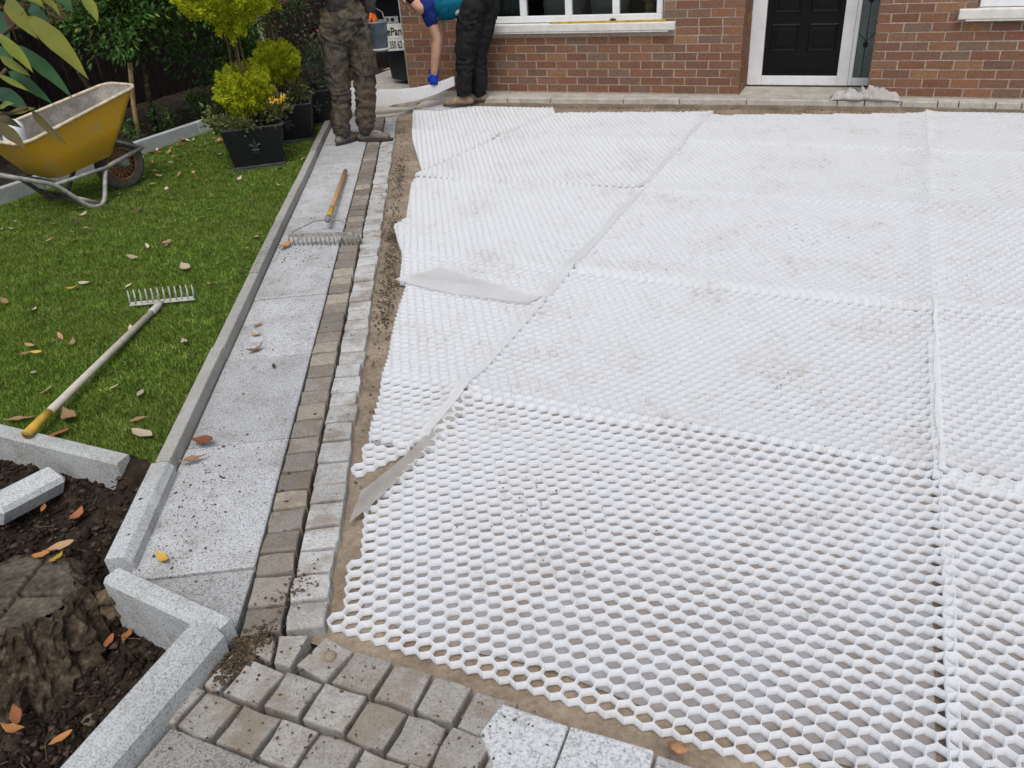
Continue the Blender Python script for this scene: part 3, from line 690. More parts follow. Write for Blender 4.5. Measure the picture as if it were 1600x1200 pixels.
o = fuse('vase', m, plain('ochre_vase', (.35, .27, .10)), None, .015, 3); tag(o, 'ochre ornament behind the right pane of the window', 'ornament')
m = MB()
for i in range(14): m.tube([(-3.79 + .018 * i, 8.34 + .012 * (i % 2), .78), (-3.80 + .012 * i, 8.34 + .012 * (i % 2), 1.9)], .011, 6)
o = m.build('curtain', m_sofa, None, True); tag(o, 'grey green curtain at the left edge of the window', 'curtain')
# door
YD = 8.66
fr = MB(); fr.box((-1.262, 8.60, .06), (-1.128, 8.67, 2.1)); fr.box((-.432, 8.6001, .06), (-.330, 8.6701, 2.1)); fr.box((-1.128, 8.6002, .06), (-.432, 8.6702, .148)); fr.box((-1.128, 8.6003, 2.02), (-.432, 8.67, 2.1))
fr.box((-.330, 8.6103, .06), (-.294, 8.6703, 2.1)); fr.box((-.294, 8.6104, .06), (-.148, 8.6704, .128)); fr.box((-.148, 8.6105, .06), (-.12, 8.6705, 2.1)); fr.box((-.294, 8.6106, 2.02), (-.148, 8.67, 2.1))
hp(fr.build('door_frame', m_pvc, bevel=.006))
dr = hp(MB().box((-1.126, 8.630, .165), (-.434, 8.675, 2.02)).build('door', m_door, bevel=.004))
for (cx_) in (-.945, -.605):
    for (za, zb) in ((.36, .61), (.70, 1.86)):
        m = MB()
        for (ins, yy_) in ((0, 8.6305), (.014, 8.618), (.03, 8.629), (.05, 8.622)): pass
        w2 = .128; rings = [(0, 8.6302), (.012, 8.624), (.030, 8.629), (.055, 8.6255)]
        vs = []; fs = []
        for (ins, y_) in rings:
            vs += [(cx_ - w2 + ins, y_, za + ins), (cx_ + w2 - ins, y_, za + ins), (cx_ + w2 - ins, y_, zb - ins), (cx_ - w2 + ins, y_, zb - ins)]
        for k in range(3): fs += [(k * 4 + a, k * 4 + (a + 1) % 4, (k + 1) * 4 + (a + 1) % 4, (k + 1) * 4 + a) for a in range(4)]
        fs.append((12, 13, 14, 15)); m.add(vs, fs); m.build('door_panel', m_door, dr)
MB().box((-1.12, 8.605, .150), (-.44, 8.632, .170)).build('weather_bar', m_door, dr, bevel=.004)
for x_ in (-1.02, -.60): MB().box((x_ - .018, 8.596, .078), (x_ + .018, 8.602, .088)).build('drain_cap', m_pvc, dr)
sl = hp(MB().box((-.294, 8.638, .128), (-.148, 8.642, 2.02)).build('sidelight', m_frost))
ld = MB(); ld.tube([(-.221, 8.633, .13), (-.221, 8.633, 2.0)], .003, 6)
for zc in (.42, .80, 1.2):
    ld.ball((-.221, 8.633, zc), (.022, .004, .028), seg=8, rings=5); ld.tube([(-.29, 8.633, zc + .1), (-.221, 8.633, zc + .03), (-.15, 8.633, zc + .1)], .0025, 6)
ld.build('lead_motif', m_ink, sl)
# step along the house: slab and its edging stones
step = empty('house_step', (0, 7.9, 0)); tag(step, kind='structure')
sinv = Matrix.Translation(step.location).inverted()
def fy(x): return np.interp(x, [-4.8, -3.7, -2.75, -.95, .3, 1.1, 3.5], [7.80, 7.86, 7.90, 7.99, 8.02, 8.0, 8.0])
m = MB(); xs_ = np.linspace(-4.85, 3.5, 30)
poly = [(x, fy(x) + .062) for x in xs_] + [(3.5, 8.70), (-4.85, 8.70)]
m.prism(poly, -.2, .046); o = m.build('step_slab', m_concrete, step); o.matrix_parent_inverse = sinv
x = -4.84
while x < 3.4:
    w = random.uniform(.45, .8); 
    if x > -.9: w = random.uniform(.16, .30)
    ya, yb = fy(x + .004), fy(x + w - .004); t = random.uniform(-.006, .004)
    o = MB().prism([(x + .004, ya + random.uniform(-.006, .004)), (x + w - .004, yb + random.uniform(-.006, .004)), (x + w - .004, yb + .058), (x + .004, ya + .058)], -.05, .048 + t * .6).build('edging_stone', m_edge, step, bevel=.005); o.matrix_parent_inverse = sinv; x += w
m = MB(); poly = [(x, fy(x) - .03 + .015 * math.sin(x * 9)) for x in np.linspace(-4.6, 3.5, 60)] + [(x, fy(x) + .03) for x in np.linspace(3.5, -4.6, 20)]
m.prism(poly, -.1, .002); o = m.build('mortar_haunch', m_sand, step); o.matrix_parent_inverse = sinv

# ------------------------------------------------------------------ small things at the house
st = MB(); st.box((-.58, -.012, 0), (.58, .012, .016)); o = st.build('wooden_strip', m_tape, bevel=.002); o.location = (-2.57, 8.14, .7135); o.rotation_euler = (0, 0, R_(.8)); tag(o, 'thin yellow wooden strip lying on the window sill', 'strip')
m = MB(); m.ball((0, 0, 0), (.035, .012, .014), seg=8, rings=5); o = m.build('mortar_crumb', m_clod, smooth=True); o.location = (-2.50, 8.135, .738); tag(o, 'brown crumb on the strip on the window sill', 'crumb')
def heap(name, pts, hgt, mat, n=34, sc=1.0):
    (x0, y0), (x1, y1) = pts; nx, ny = n, n // 2; vs = []; fs = []
    for j in range(ny + 1):
        for i in range(nx + 1):
            u, v = i / nx, j / ny; x = x0 + (x1 - x0) * u; y = y0 + (y1 - y0) * v
            env = max(0, 1 - (2 * u - 1) ** 4) * max(0, 1 - (2 * v - 1) ** 4)
            h = hgt * env ** .7 * (.30 + .55 * noise.noise(Vector((x * 6, y * 9, 1))) + .8 * abs(noise.noise(Vector((x * 11 + y * 14, y * 17 - x * 6, 4)))) + .35 * abs(noise.noise(Vector((x * 30 - y * 20, y * 30, 6))))) + .006 * noise.noise(Vector((x * 40, y * 40, 2))) * env
            dx = .03 * noise.noise(Vector((x * 6, y * 6, 7))); dy = .04 * noise.noise(Vector((x * 6, y * 6, 9)))
            vs.append((x + dx, y + dy, max(h, .0) + .002))
    for j in range(ny):
        for i in range(nx):
            a = j * (nx + 1) + i; fs.append((a, a + 1, a + nx + 2, a + nx + 1))
    m = MB(); m.add(vs, fs); return m.build(name, mat, None, True)
o = heap('cleaning_rag', [(-.44, 8.00), (.14, 8.142)], .115, m_rag, 60); o.location.z = .050; s_ = o.modifiers.new('sol', 'SOLIDIFY'); s_.thickness = .006; tag(o, 'crumpled grey dust sheet on the step right of the black door', 'dust sheet')

# side passage: bin and sign
bn = empty('wheelie_bin', (-5.25, 9.05, 0), R_(-20)); tag(bn, 'black wheelie bin behind the sign in the side passage', 'bin')
m = MB(); m.add([(-.22, -.25, .03), (.22, -.25, .03), (.22, .25, .03), (-.22, .25, .03), (-.28, -.32, .95), (.28, -.32, .95), (.28, .32, .95), (-.28, .32, .95)], [(3, 2, 1, 0), (4, 5, 6, 7), (0, 1, 5, 4), (1, 2, 6, 5), (2, 3, 7, 6), (3, 0, 4, 7)]); m.build('bin_body', m_bin, bn, bevel=.02)
MB().box((-.30, -.36, .955), (.30, .34, 1.01)).build('lid', m_bin, bn, bevel=.02); m = MB(); m.tube([(-.26, -.385, .965), (.26, -.385, .965)], .018, 8); m.build('handle', m_steel, bn)
for sx in (-1, 1):
    m = MB(); m.tube([(sx * .20, .24, .09), (sx * .27, .24, .09)], .09, 16); m.build('wheel', m_tyre, bn)
def text(body, size, mat, parent, loc, rot, bold=0.0, sx=1.0):
    c = bpy.data.curves.new('t', 'FONT'); c.body = body; c.size = size; c.extrude = .0015; c.offset = bold
    o = bpy.data.objects.new('t', c); COL.objects.link(o); dg = bpy.context.evaluated_depsgraph_get(); dg.update()
    me = bpy.data.meshes.new_from_object(o.evaluated_get(dg)); bpy.data.objects.remove(o); o = link('lettering', me, mat, parent); o.location = loc; o.rotation_euler = rot; o.scale = (sx, 1, 1); return o
sg = empty('sign_board', (-5.31, 8.64, 0), R_(18)); tag(sg, 'white sign with black lettering and phone number by the house corner', 'sign')
MB().box((-.105, 0, .525), (.20, .012, .685)).build('name_board', m_signw, sg); MB().box((-.085, .0, .395), (.20, .0121, .522)).build('number_board', m_signw, sg)
MB().box((-.06, .001, .69), (.10, .012, .76)).build('logo_plate', plain('plate_grey', (.35, .36, .35)), sg)
for k, x_ in enumerate((-.03, .035)):
    m = MB(); m.ball((x_, -.002, .728), (.022, .004, .02), seg=10, rings=5); m.build('logo_mark', m_ink, sg)
text('ePane', .118, m_ink, sg, (-.052, -.002, .562), (R_(90), 0, 0), .002, .78); text('350 62 62', .115, m_ink, sg, (-.040, -.002, .420), (R_(90), 0, 0), .0012, .47)
pp = empty('downpipe', (-4.872, 8.165, 0)); tag(pp, 'white downpipe on the left corner of the brick house', 'downpipe')
m = MB(); m.tube([(0, 0, .10), (0, 0, 2.6)], .010, 10); m.build('pipe', m_signw, pp, True)
for z_ in (.55, 1.7): MB().box((-.013, -.012, z_), (.012, .02, z_ + .02)).build('bracket', m_signw, pp)

# ------------------------------------------------------------------ foliage helpers
def leaves_mesh(name, C, Dr, ln, wd, fold=.25):
    """C: leaf bases, Dr: leaf directions; every leaf is a small folded diamond"""
    n = len(C); Dr = Dr / np.linalg.norm(Dr, axis=1, keepdims=True); r = rng.normal(size=(n, 3)); s_ = np.cross(Dr, r); s_ /= np.linalg.norm(s_, axis=1, keepdims=True); nn = np.cross(s_, Dr)
    ln = ln * rng.uniform(.65, 1.25, n)[:, None]; wd = wd * rng.uniform(.7, 1.2, n)[:, None]
    mid = C + Dr * ln * .45
    V = np.stack([C, mid + s_ * wd / 2 + nn * wd * fold, C + Dr * ln - nn * ln * .08, mid - s_ * wd / 2 + nn * wd * fold], 1).reshape(-1, 3)
    b = np.arange(n)[:, None] * 4; F = np.concatenate([b + np.array([0, 1, 2]), b + np.array([0, 2, 3])], 1).reshape(-1)
    return np_mesh(name, V, F, 3)
def sph(n):
    v = rng.normal(size=(n, 3)); return v / np.linalg.norm(v, axis=1, keepdims=True)
def cloud(n, c, rad, clumps=40, spread=.22, hollow=.5):
    k = sph(clumps) * (hollow + (1 - hollow) * rng.random((clumps, 1))); i = rng.integers(0, clumps, n)
    p = k[i] + rng.normal(size=(n, 3)) * spread * (.4 + rng.random((clumps, 1)))[i]
    d = p + rng.normal(size=(n, 3)) * .6; return np.array(c) + p * np.array(rad), d

def build_topiary(name, base, balls, label, group=None):
    r = empty(name, base); tag(r, label, 'topiary', group)
    for (dz, rad) in balls:
        kp = int(230 * (rad / .3)); u = sph(kp); u[:, 2] = u[:, 2] * .95; per = int(210 * (rad / .3))
        c0 = u * rad * rng.uniform(.62, .84, (kp, 1)); ax = u * .8 + rng.normal(size=(kp, 3)) * .25 + np.array([0, 0, .75]); ax /= np.linalg.norm(ax, axis=1, keepdims=True)
        pl = rad * rng.uniform(.22, .52, kp); tt = rng.random((kp, per)); wid = pl[:, None] * .34 * (1 - tt) ** .6
        c_ = c0[:, None] + ax[:, None] * (pl[:, None] * tt)[..., None] + rng.normal(size=(kp, per, 3)) * wid[..., None] * .6 + np.array([0, 0, dz])
        d_ = np.repeat(ax[:, None], per, 1) + rng.normal(size=(kp, per, 3)) * .42; link('foliage', leaves_mesh('foliage', c_.reshape(-1, 3), d_.reshape(-1, 3), .028, .009), m_gold, r)
        m = MB(); m.ball((0, 0, dz), rad * .55); m.build('foliage_core', m_gold, r, True)
    zt = balls[-1][0]
    for k in range(4):
        m = MB(); a = k * 1.7; m.tube([(.03 * math.cos(a), .03 * math.sin(a), .26), (.05 * math.cos(a + .6), .05 * math.sin(a + .6), zt * .6), (.04 * math.cos(a + 1), .04 * math.sin(a + 1), zt)], [.009, .008, .006], 7); m.build('stem', m_twig, r, True)
    return r

# ------------------------------------------------------------------ planters
def fleur(parent):
    m = MB()
    def blade(pts, w):  # flat tapered relief
        n_ = len(pts); vs = []
        for i, (x, z) in enumerate(pts):
            ww = w[i]; j = min(i + 1, n_ - 1); h = max(i - 1, 0); dx, dz = pts[j][0] - pts[h][0], pts[j][1] - pts[h][1]; L = math.hypot(dx, dz); nx, nz_ = -dz / L, dx / L
            vs += [(x + nx * ww, 0, z + nz_ * ww), (x, -.006, z), (x - nx * ww, 0, z - nz_ * ww)]
        fs = []
        for i in range(n_ - 1): fs += [(3 * i, 3 * i + 3, 3 * i + 4, 3 * i + 1), (3 * i + 1, 3 * i + 4, 3 * i + 5, 3 * i + 2)]
        m.add(vs, fs)
    blade([(0, -.01), (0, .025), (0, .055), (0, .085)], [.006, .013, .012, .001])
    for s_ in (-1, 1):
        blade([(s_ * .008, -.008), (s_ * .022, .02), (s_ * .042, .03), (s_ * .052, .012)], [.005, .01, .008, .001]); blade([(s_ * .004, -.02), (s_ * .014, -.035), (s_ * .024, -.04)], [.004, .006, .001])
    blade([(-.028, -.014), (0, -.014), (.028, -.014)], [.004, .005, .004]); blade([(0, -.018), (0, -.04), (0, -.06)], [.005, .008, .001])
    return m.build('emblem', m_emblem, parent)
def planter(loc, rz, label):
    r = empty('planter', loc, R_(rz)); tag(r, label, 'planter', 'black square planters beside the kerb')
    b, t, h = .195, .242, .335
    m = MB(); m.add([(-b, -b, .035), (b, -b, .035), (b, b, .035), (-b, b, .035), (-t, -t, h), (t, -t, h), (t, t, h), (-t, t, h), (-t + .02, -t + .02, h), (t - .02, -t + .02, h), (t - .02, t - .02, h), (-t + .02, t - .02, h), (-t + .03, -t + .03, h - .05), (t - .03, -t + .03, h - .05), (t - .03, t - .03, h - .05), (-t + .03, t - .03, h - .05)],
                    [(3, 2, 1, 0), (0, 1, 5, 4), (1, 2, 6, 5), (2, 3, 7, 6), (3, 0, 4, 7), (4, 5, 9, 8), (5, 6, 10, 9), (6, 7, 11, 10), (7, 4, 8, 11), (8, 9, 13, 12), (9, 10, 14, 13), (10, 11, 15, 14), (11, 8, 12, 15)])
    m.build('box', m_black, r, bevel=.004)
    rm_ = MB()
    for k in range(4):
        a, c = [((-t - .004, -t - .004), (t + .004, -t + .02)), ((t - .02, -t + .0201), (t + .004, t - .02)), ((-t - .004, t - .0199), (t + .004, t + .004)), ((-t - .004, -t + .0202), (-t + .02, t - .0201))][k]
        rm_.box((a[0], a[1], h + .0005), (c[0], c[1], h + .012))
    rm_.build('rim', m_blackg, r, bevel=.003)
    pl = MB(); pl.box((-b - .022, -b - .022, .0), (b + .022, b + .022, .018)); pl.box((-b - .012, -b - .012, .0181), (b + .012, b + .012, .036)); pl.build('plinth', m_blackg, r, bevel=.004)
    for q in range(2):
        e = fleur(r); tl = math.atan2(t - b, h - .035)
        if q == 0: e.location = (0, -(b + t) / 2 - .002, .18); e.rotation_euler = (tl, 0, 0)
        else: e.location = ((b + t) / 2 + .002, 0, .18); e.rotation_euler = (tl, 0, R_(90))
    sh = MB(); sh.box((-t + .03, -t + .03, h - .09), (t - .03, t - .03, h - .03)); sh.build('compost', m_soil, r)
    return r
P1_, P2_, P3_ = (-4.765, 5.385, 0), (-5.02, 6.17, 0), (-5.13, 6.82, 0)
planter(P1_, 38, 'nearest black planter with emblem holding the golden topiary and yellow pansies')
planter(P2_, 34, 'middle black planter between the nearest planter and the worker')
planter(P3_, 32, 'farthest black planter almost behind the worker')
build_topiary('topiary_cypress', P1_, [(.57, .215), (1.33, .335)], 'golden two ball topiary cypress in the nearest black planter')
build_topiary('topiary_cypress', P2_, [(.66, .19), (1.42, .30)], 'golden topiary cypress in the middle planter behind the front one')
def bush(name, loc, label, cat, parts, mats, stems=0, sz=(.05, .022), n=700, rad=(.2, .2, .15), group=None, clumps=18, core=False):
    r = empty(name, loc); tag(r, label, cat, group)
    c_, d_ = cloud(n, (0, 0, rad[2] * .9), rad, clumps, .25, .3); d_[:, 2] += .3; link('foliage', leaves_mesh('foliage', c_, d_, sz[0], sz[1]), mats, r)
    for k in range(stems):
        a = rng.uniform(0, 6.28); e = rng.uniform(.4, .9); m = MB(); m.tube([(0, 0, 0), (rad[0] * e * .5 * math.cos(a), rad[1] * e * .5 * math.sin(a), rad[2] * .8), (rad[0] * e * math.cos(a), rad[1] * e * math.sin(a), rad[2] * 1.5)], [.006, .004, .002], 6); m.build('stem', m_twig, r, True)
    return r
def off(p, dx, dy, z): return (p[0] + dx, p[1] + dy, z)
bush('trailing_plant', off(P1_, .02, -.20, .31), 'pale trailing plant along the front rim of the nearest planter', 'plant', 0, m_pans, 3, (.035, .016), 900, (.20, .10, .07))
bush('ivy_plant', off(P1_, -.24, -.08, .30), 'yellow green ivy clump at the left of the nearest planter', 'plant', 0, m_pans, 2, (.055, .04), 260, (.10, .10, .12))
pz = bush('pansy_plant', off(P1_, .22, .06, .35), 'yellow flowering pansies at the right of the nearest planter', 'flowers', 0, m_pans, 4, (.05, .018), 420, (.11, .13, .09))
for k in range(16):
    a = rng.uniform(0, 6.28); e = rng.uniform(.2, 1); c0 = np.array([.09 * e * math.cos(a), .11 * e * math.sin(a), .11 + rng.uniform(0, .06)]); nrm = Vector((rng.normal() * .4 + .4, rng.normal() * .4 - .6, .7)).normalized(); q = nrm.to_track_quat('Z', 'Y').to_matrix(); m = MB()
    for j in range(5):
        w = j * 2 * math.pi / 5; pts = [Vector((0, 0, .002))] + [Vector((math.cos(w + t) * rr, math.sin(w + t) * rr, .004)) for t, rr in ((-.5, .018), (-.35, .031), (0, .035), (.35, .031), (.5, .018))]
        m.add([Vector(c0) + q @ p for p in pts], [(0, 1, 2, 3, 4, 5)])
    m.ball(Vector(c0) + nrm * .006, .005, seg=6, rings=4, mi=1); m.build('flower', [m_petal, m_orange], pz)
bush('leafy_plant', off(P2_, .10, .05, .32), 'low green plant in the middle planter', 'plant', 0, m_pans, 3, (.04, .018), 500, (.17, .17, .10))
bush('grey_leaf_plant', off(P3_, 0, -.02, .32), 'grey green leafy plant in the farthest planter', 'plant', 0, leafmat('grey_leaf', [(0, (.05, .075, .035)), (1, (.14, .17, .10))]), 6, (.05, .016), 900, (.22, .22, .20))

# ------------------------------------------------------------------ background garden
def shrub(name, base, label, trunk, clouds, mat, lf=(.065, .028), cat='shrub'):
    r = empty(name, base); tag(r, label, cat)
    m = MB(); m.tube(trunk, [.035, .03, .024, .016][:len(trunk)], 9); m.build('trunk', m_bark, r, True)
    for (c, rad, n, cl) in clouds:
        p, d = cloud(n, c, rad, cl, .17, .35); d[:, 2] -= .15; link('crown', leaves_mesh('crown', p, d, lf[0], lf[1]), mat, r)
        for k in range(7):
            a = sph(1)[0] * np.array(rad) * .8 + np.array(c); t0 = Vector(trunk[-1]); m = MB(); mid = t0.lerp(Vector(a), .5) + Vector((0, 0, -.08)); m.tube([t0, mid, Vector(a)], [.014, .009, .004], 6); m.build('limb', m_bark, r, True)
    return r
shrub('broadleaf_shrub', (-6.75, 6.25, 0), 'dark green broadleaf shrub on a slanting trunk behind the wheelbarrow', [(.05, -.1, 0), (.06, -.05, .45), (.10, 0, .85), (.05, .05, 1.05)],
      [((.35, .25, 1.55), (.8, .8, .6), 9500, 80), ((.25, -.3, 1.15), (.5, .5, .4), 2600, 30)], m_shrub)
shrub('bare_branched_shrub', (-7.2, 5.5, 0), 'sparse branching shrub at the left behind the yellow wheelbarrow', [(.3, .3, .2), (.2, .2, .8), (0, 0, 1.15), (-.2, -.1, 1.4)], [((-.1, 0, 1.65), (.75, .85, .55), 4200, 40), ((-.3, -.7, 1.2), (.4, .5, .35), 500, 12)], m_shrub)
shrub('dense_shrub', (-6.75, 7.6, 0), 'dense dark shrub behind the planters', [(0, 0, 0), (0, 0, .5), (0, 0, .9)], [((0, 0, 1.35), (.75, .85, .8), 7500, 70), ((.1, -.3, .55), (.5, .6, .45), 1500, 24)], m_shrub)
shrub('dense_shrub', (-7.6, 4.3, 0), 'dark shrub at the left edge above the wheelbarrow', [(0, 0, 0), (0, 0, .6), (0, 0, 1.0)], [((.1, .2, 1.75), (.75, .85, .6), 4600, 46)], m_shrub)
fz = shrub('fuchsia_bush', (-5.75, 7.75, 0), 'fuchsia bush with pink flowers and reddish stems behind the planters', [(0, 0, 0), (.02, 0, .4), (.03, 0, .7)], [((.05, 0, 1.0), (.42, .45, .55), 1500, 30)], m_shrub2, (.045, .02))
for k in range(26):
    p = np.array([.05, 0, 1.0]) + sph(1)[0] * np.array([.42, .45, .5]) * rng.uniform(.7, 1.05); c_ = np.repeat(p[None], 6, 0); d_ = sph(6) * .7 + np.array([0, 0, -.8]); link('flower', leaves_mesh('flower', c_, d_, .04, .018), m_pink, fz)
for k, (x, y, lab) in enumerate([(-6.45, 5.55, 'small green plant at the foot of the back kerb'), (-6.5, 6.1, 'low ferny plant in the dark border left of the planters'), (-6.6, 6.7, 'low plant under the dense shrub')]):
    bush('border_plant', (x, y, .0), lab, 'plant', 0, m_shrub, 3, (.05, .02), 160, (.14, .14, .16))
sk = MB(); sk.tube([(-6.56, 5.80, -.05), (-6.535, 5.83, .35), (-6.50, 5.90, .72)], [.024, .023, .022], 9); o = sk.build('timber_stake', m_stake, None, True); tag(o, 'pale timber stake leaning behind the wheelbarrow', 'stake')
fe = empty('garden_fence', (-8.3, 6, 0)); tag(fe, 'dark timber fence behind the garden shrubs', 'fence'); finv = Matrix.Translation(fe.location).inverted()
bd = MB(); bd.box((-.07, -.009, -.1), (.07, .009, 1.0)); bdm = bd.mesh('board'); bdm.materials.append(m_fence)
for k in range(62):
    o = bpy.data.objects.new('board', bdm); COL.objects.link(o); o.parent = fe; o.matrix_parent_inverse = finv
    if k < 44: o.location = (-8.3 + random.uniform(-.01, .01), 3.4 + .15 * k, random.uniform(-.01, .01)); o.rotation_euler = (0, 0, R_(90))
    else: o.location = (-8.3 + .15 * (k - 43), 10.0, random.uniform(-.01, .01))
for i, z_ in enumerate((.25, .8)):
    o = MB().box((-8.36, 3.3, z_), (-8.32, 10, z_ + .08)).build('rail', m_fence, fe); o.matrix_parent_inverse = finv
# neighbour's brick wall glimpsed through the leaves
nw = empty('neighbour_wall', (-11, 7, 0)); tag(nw, 'reddish brick wall glimpsed through the leaves at top left', 'wall'); ninv = Matrix.Translation(nw.location).inverted()
m = MB().box((-11.2, 1, -.2), (-11.0, 13, 2.3)).build('wall_core', m_mortar, nw); m.matrix_parent_inverse = ninv
bw = MB()
for k in range(32):
    y = 1 + (.11 if k % 2 else 0)
    while y < 12.8: bw.box((-11.01, y, .0 + k * .075 - .05), (-10.992, y + .21, k * .075 + .015)); y += .22
o = bw.build('brickwork', m_brick, nw); o.matrix_parent_inverse = ninv; tag(o, kind='stuff')

# branch with large leaves hanging near the camera
br = empty('overhanging_branch', (-1.637,1.078,1.496)); tag(br, 'branch with large olive green leaves hanging into the top left corner', 'branch'); binv = Matrix.Translation(br.location).inverted()
LM = [leafmat('big_leaf_%d' % i, [(0, c), (1, tuple(x * 1.15 for x in c))], .3, .42, .4) for i, c in enumerate([(.14, .15, .015), (.026, .085, .024), (.17, .20, .02), (.09, .072, .02), (.021, .068, .027)])]
CR = Vector((0.916859, 0.393703, -0.066087)); CU = Vector((-0.14788, 0.488714, 0.85982)); CB = Vector((0.370812, -0.77856, 0.506303))
def big_leaf(a, b, w, mi):
    a, b = Vector(a), Vector(b); d = b - a; L = d.length; d /= L; r_ = Vector((rng.normal(), rng.normal(), rng.normal())) * .25 + Vector((.3, -.6, .75)); s_ = d.cross(r_).normalized(); nn = s_.cross(d); vs = []; n_ = 9
    prof = [0, .42, .78, .96, 1., .93, .74, .42, 0]; curl = rng.uniform(.05, .16) * L
    for i in range(n_):
        t = i / (n_ - 1); c = a + d * L * t - nn * curl * (t - .4) ** 2 * 1.5; ww = w * .37 * prof[i]; wv = .06 * w * math.sin(t * 14)
        vs += [c - s_ * ww + nn * (ww * .35 + wv), c - s_ * ww * .5 + nn * ww * .22, c, c + s_ * ww * .5 + nn * ww * .22, c + s_ * ww + nn * (ww * .35 - wv)]
    fs = [(5 * i + k, 5 * i + k + 1, 5 * i + 6 + k, 5 * i + 5 + k) for i in range(n_ - 1) for k in range(4)]
    m = MB(); m.add(vs, fs); o = m.build('leaf', LM[mi], br, True); o.matrix_parent_inverse = binv; return o
for (a, b, w, mi) in [((-1.536,1.149,1.629), (-1.397,1.074,1.571), .040, 0), ((-1.445,1.111,1.603), (-1.224,1.011,1.524), .046, 0), ((-1.557,1.150,1.547), (-1.368,1.087,1.471), .038, 1), ((-1.538,1.110,1.570), (-1.388,1.043,1.516), .030, 2), ((-1.529,1.090,1.533), (-1.422,1.058,1.504), .022, 0),
                      ((-1.562,1.119,1.503), (-1.411,1.072,1.459), .030, 1), ((-1.473,1.036,1.509), (-1.390,1.022,1.485), .014, 2), ((-1.628,1.127,1.465), (-1.515,1.098,1.437), .042, 4), ((-1.514,1.041,1.446), (-1.442,1.022,1.463), .020, 2), ((-1.495,1.043,1.437), (-1.451,1.069,1.444), .018, 0),
                      ((-1.462,1.064,1.445), (-1.340,1.015,1.398), .020, 3), ((-1.513,1.028,1.426), (-1.380,0.971,1.398), .030, 3), ((-1.402,1.210,1.625), (-1.321,1.155,1.580), .028, 2), ((-1.528,1.215,1.626), (-1.433,1.174,1.593), .024, 0), ((-1.590,1.238,1.608), (-1.501,1.194,1.573), .034, 4),
                      ((-1.655,1.206,1.606), (-1.564,1.149,1.551), .040, 4), ((-1.553,1.271,1.631), (-1.462,1.226,1.594), .032, 1), ((-1.576,1.063,1.428), (-1.472,1.041,1.417), .026, 3), ((-1.692,1.206,1.535), (-1.601,1.168,1.509), .03, 1), ((-1.631,1.259,1.630), (-1.544,1.231,1.603), .03, 2)]: big_leaf(a, b, w, mi)
m = MB()
for pts in ([(-1.708,1.084,1.458), (-1.579,1.096,1.481), (-1.560,1.120,1.503)], [(-1.725,1.140,1.557), (-1.554,1.118,1.556), (-1.489,1.114,1.580), (-1.445,1.110,1.601)], [(-1.647,1.026,1.423), (-1.515,1.036,1.440), (-1.493,1.044,1.437), (-1.462,1.064,1.444)], [(-1.724,1.225,1.687), (-1.584,1.216,1.648), (-1.528,1.217,1.629), (-1.405,1.213,1.632)], [(-1.725,1.140,1.557), (-1.616,1.176,1.631), (-1.536,1.149,1.629)], [(-1.724,1.225,1.687), (-1.725,1.140,1.557), (-1.647,1.026,1.423)]): m.tube(pts, .0035, 7)
o = m.build('twig', m_twig, br, True); o.matrix_parent_inverse = binv

# ------------------------------------------------------------------ wheelbarrow
WB = empty('wheelbarrow', (-5.43, 4.55, 0), math.atan2(.98, .18)); tag(WB, 'yellow builder wheelbarrow with grey tube frame standing on the lawn', 'wheelbarrow')
# local: x forward, y to the far side (left), z up
def loopt(m, pts, r, seg=10):     # round the corners of a bent tube
    P = [Vector(p) for p in pts]; out = [P[0]]
    for i in range(1, len(P) - 1):
        a, b, c = P[i - 1], P[i], P[i + 1]; ra = min(.06, (a - b).length * .4); rb = min(.06, (c - b).length * .4); p0 = b + (a - b).normalized() * ra; p1 = b + (c - b).normalized() * rb
        for t in (0, .25, .5, .75, 1): out.append(p0.lerp(b, t).lerp(b.lerp(p1, t), t))
    out.append(P[-1]); m.tube(out, r, seg)
def ringt(u0, u1, w0, w1, z0, z1, k=9, rad=.1):   # rounded-rectangle ring with sloping height
    out = []; cs = [(u1 - rad, w1 - rad, 0), (u0 + rad, w0 - rad, 90), (u0 + rad, -w0 + rad, 180), (u1 - rad, -w1 + rad, 270)]
    for (cu, cv, a0) in cs:
        for j in range(k):
            a = R_(a0 + 90 * j / (k - 1)); u = cu + rad * math.cos(a); v = cv + rad * math.sin(a); t = (u - u0) / (u1 - u0); out.append(Vector((u, v, z0 + (z1 - z0) * t)))
    return out
rings = [ringt(-.60, -.16, .19, .15, .265, .30, rad=.07), ringt(-.64, -.10, .225, .175, .275, .315, rad=.09), ringt(-.82, .21, .315, .215, .565, .755, rad=.10)]
def loft(rs, flip=False):
    k = len(rs[0]); m = MB(); vs = [v for r in rs for v in r]; fs = [(i * k + j, i * k + (j + 1) % k, (i + 1) * k + (j + 1) % k, (i + 1) * k + j) for i in range(len(rs) - 1) for j in range(k)] + [tuple(range(k))[::-1]]
    m.add(vs, fs); return m
mid = [rings[1][i].lerp(rings[2][i], .5) + Vector((0, 0, -.012)) for i in range(len(rings[0]))]
tray = loft([rings[0], rings[1], mid, rings[2]]).build('tray', m_yellow, WB, True)
inn = [[Vector((v.x * .985 - .005, v.y * .97, v.z + dz)) for v in r] for r, dz in ((rings[0], .012), (rings[1], .012), (mid, .004), (rings[2], -.004))]
o = loft(inn).build('tray_lining', m_cem, tray, True); o.data.flip_normals()
rm2 = MB(); rm2.tube(rings[2] + [rings[2][0], rings[2][1]], .0125, 8, caps=False); rm2.build('tray_rim', m_rim, tray, True)
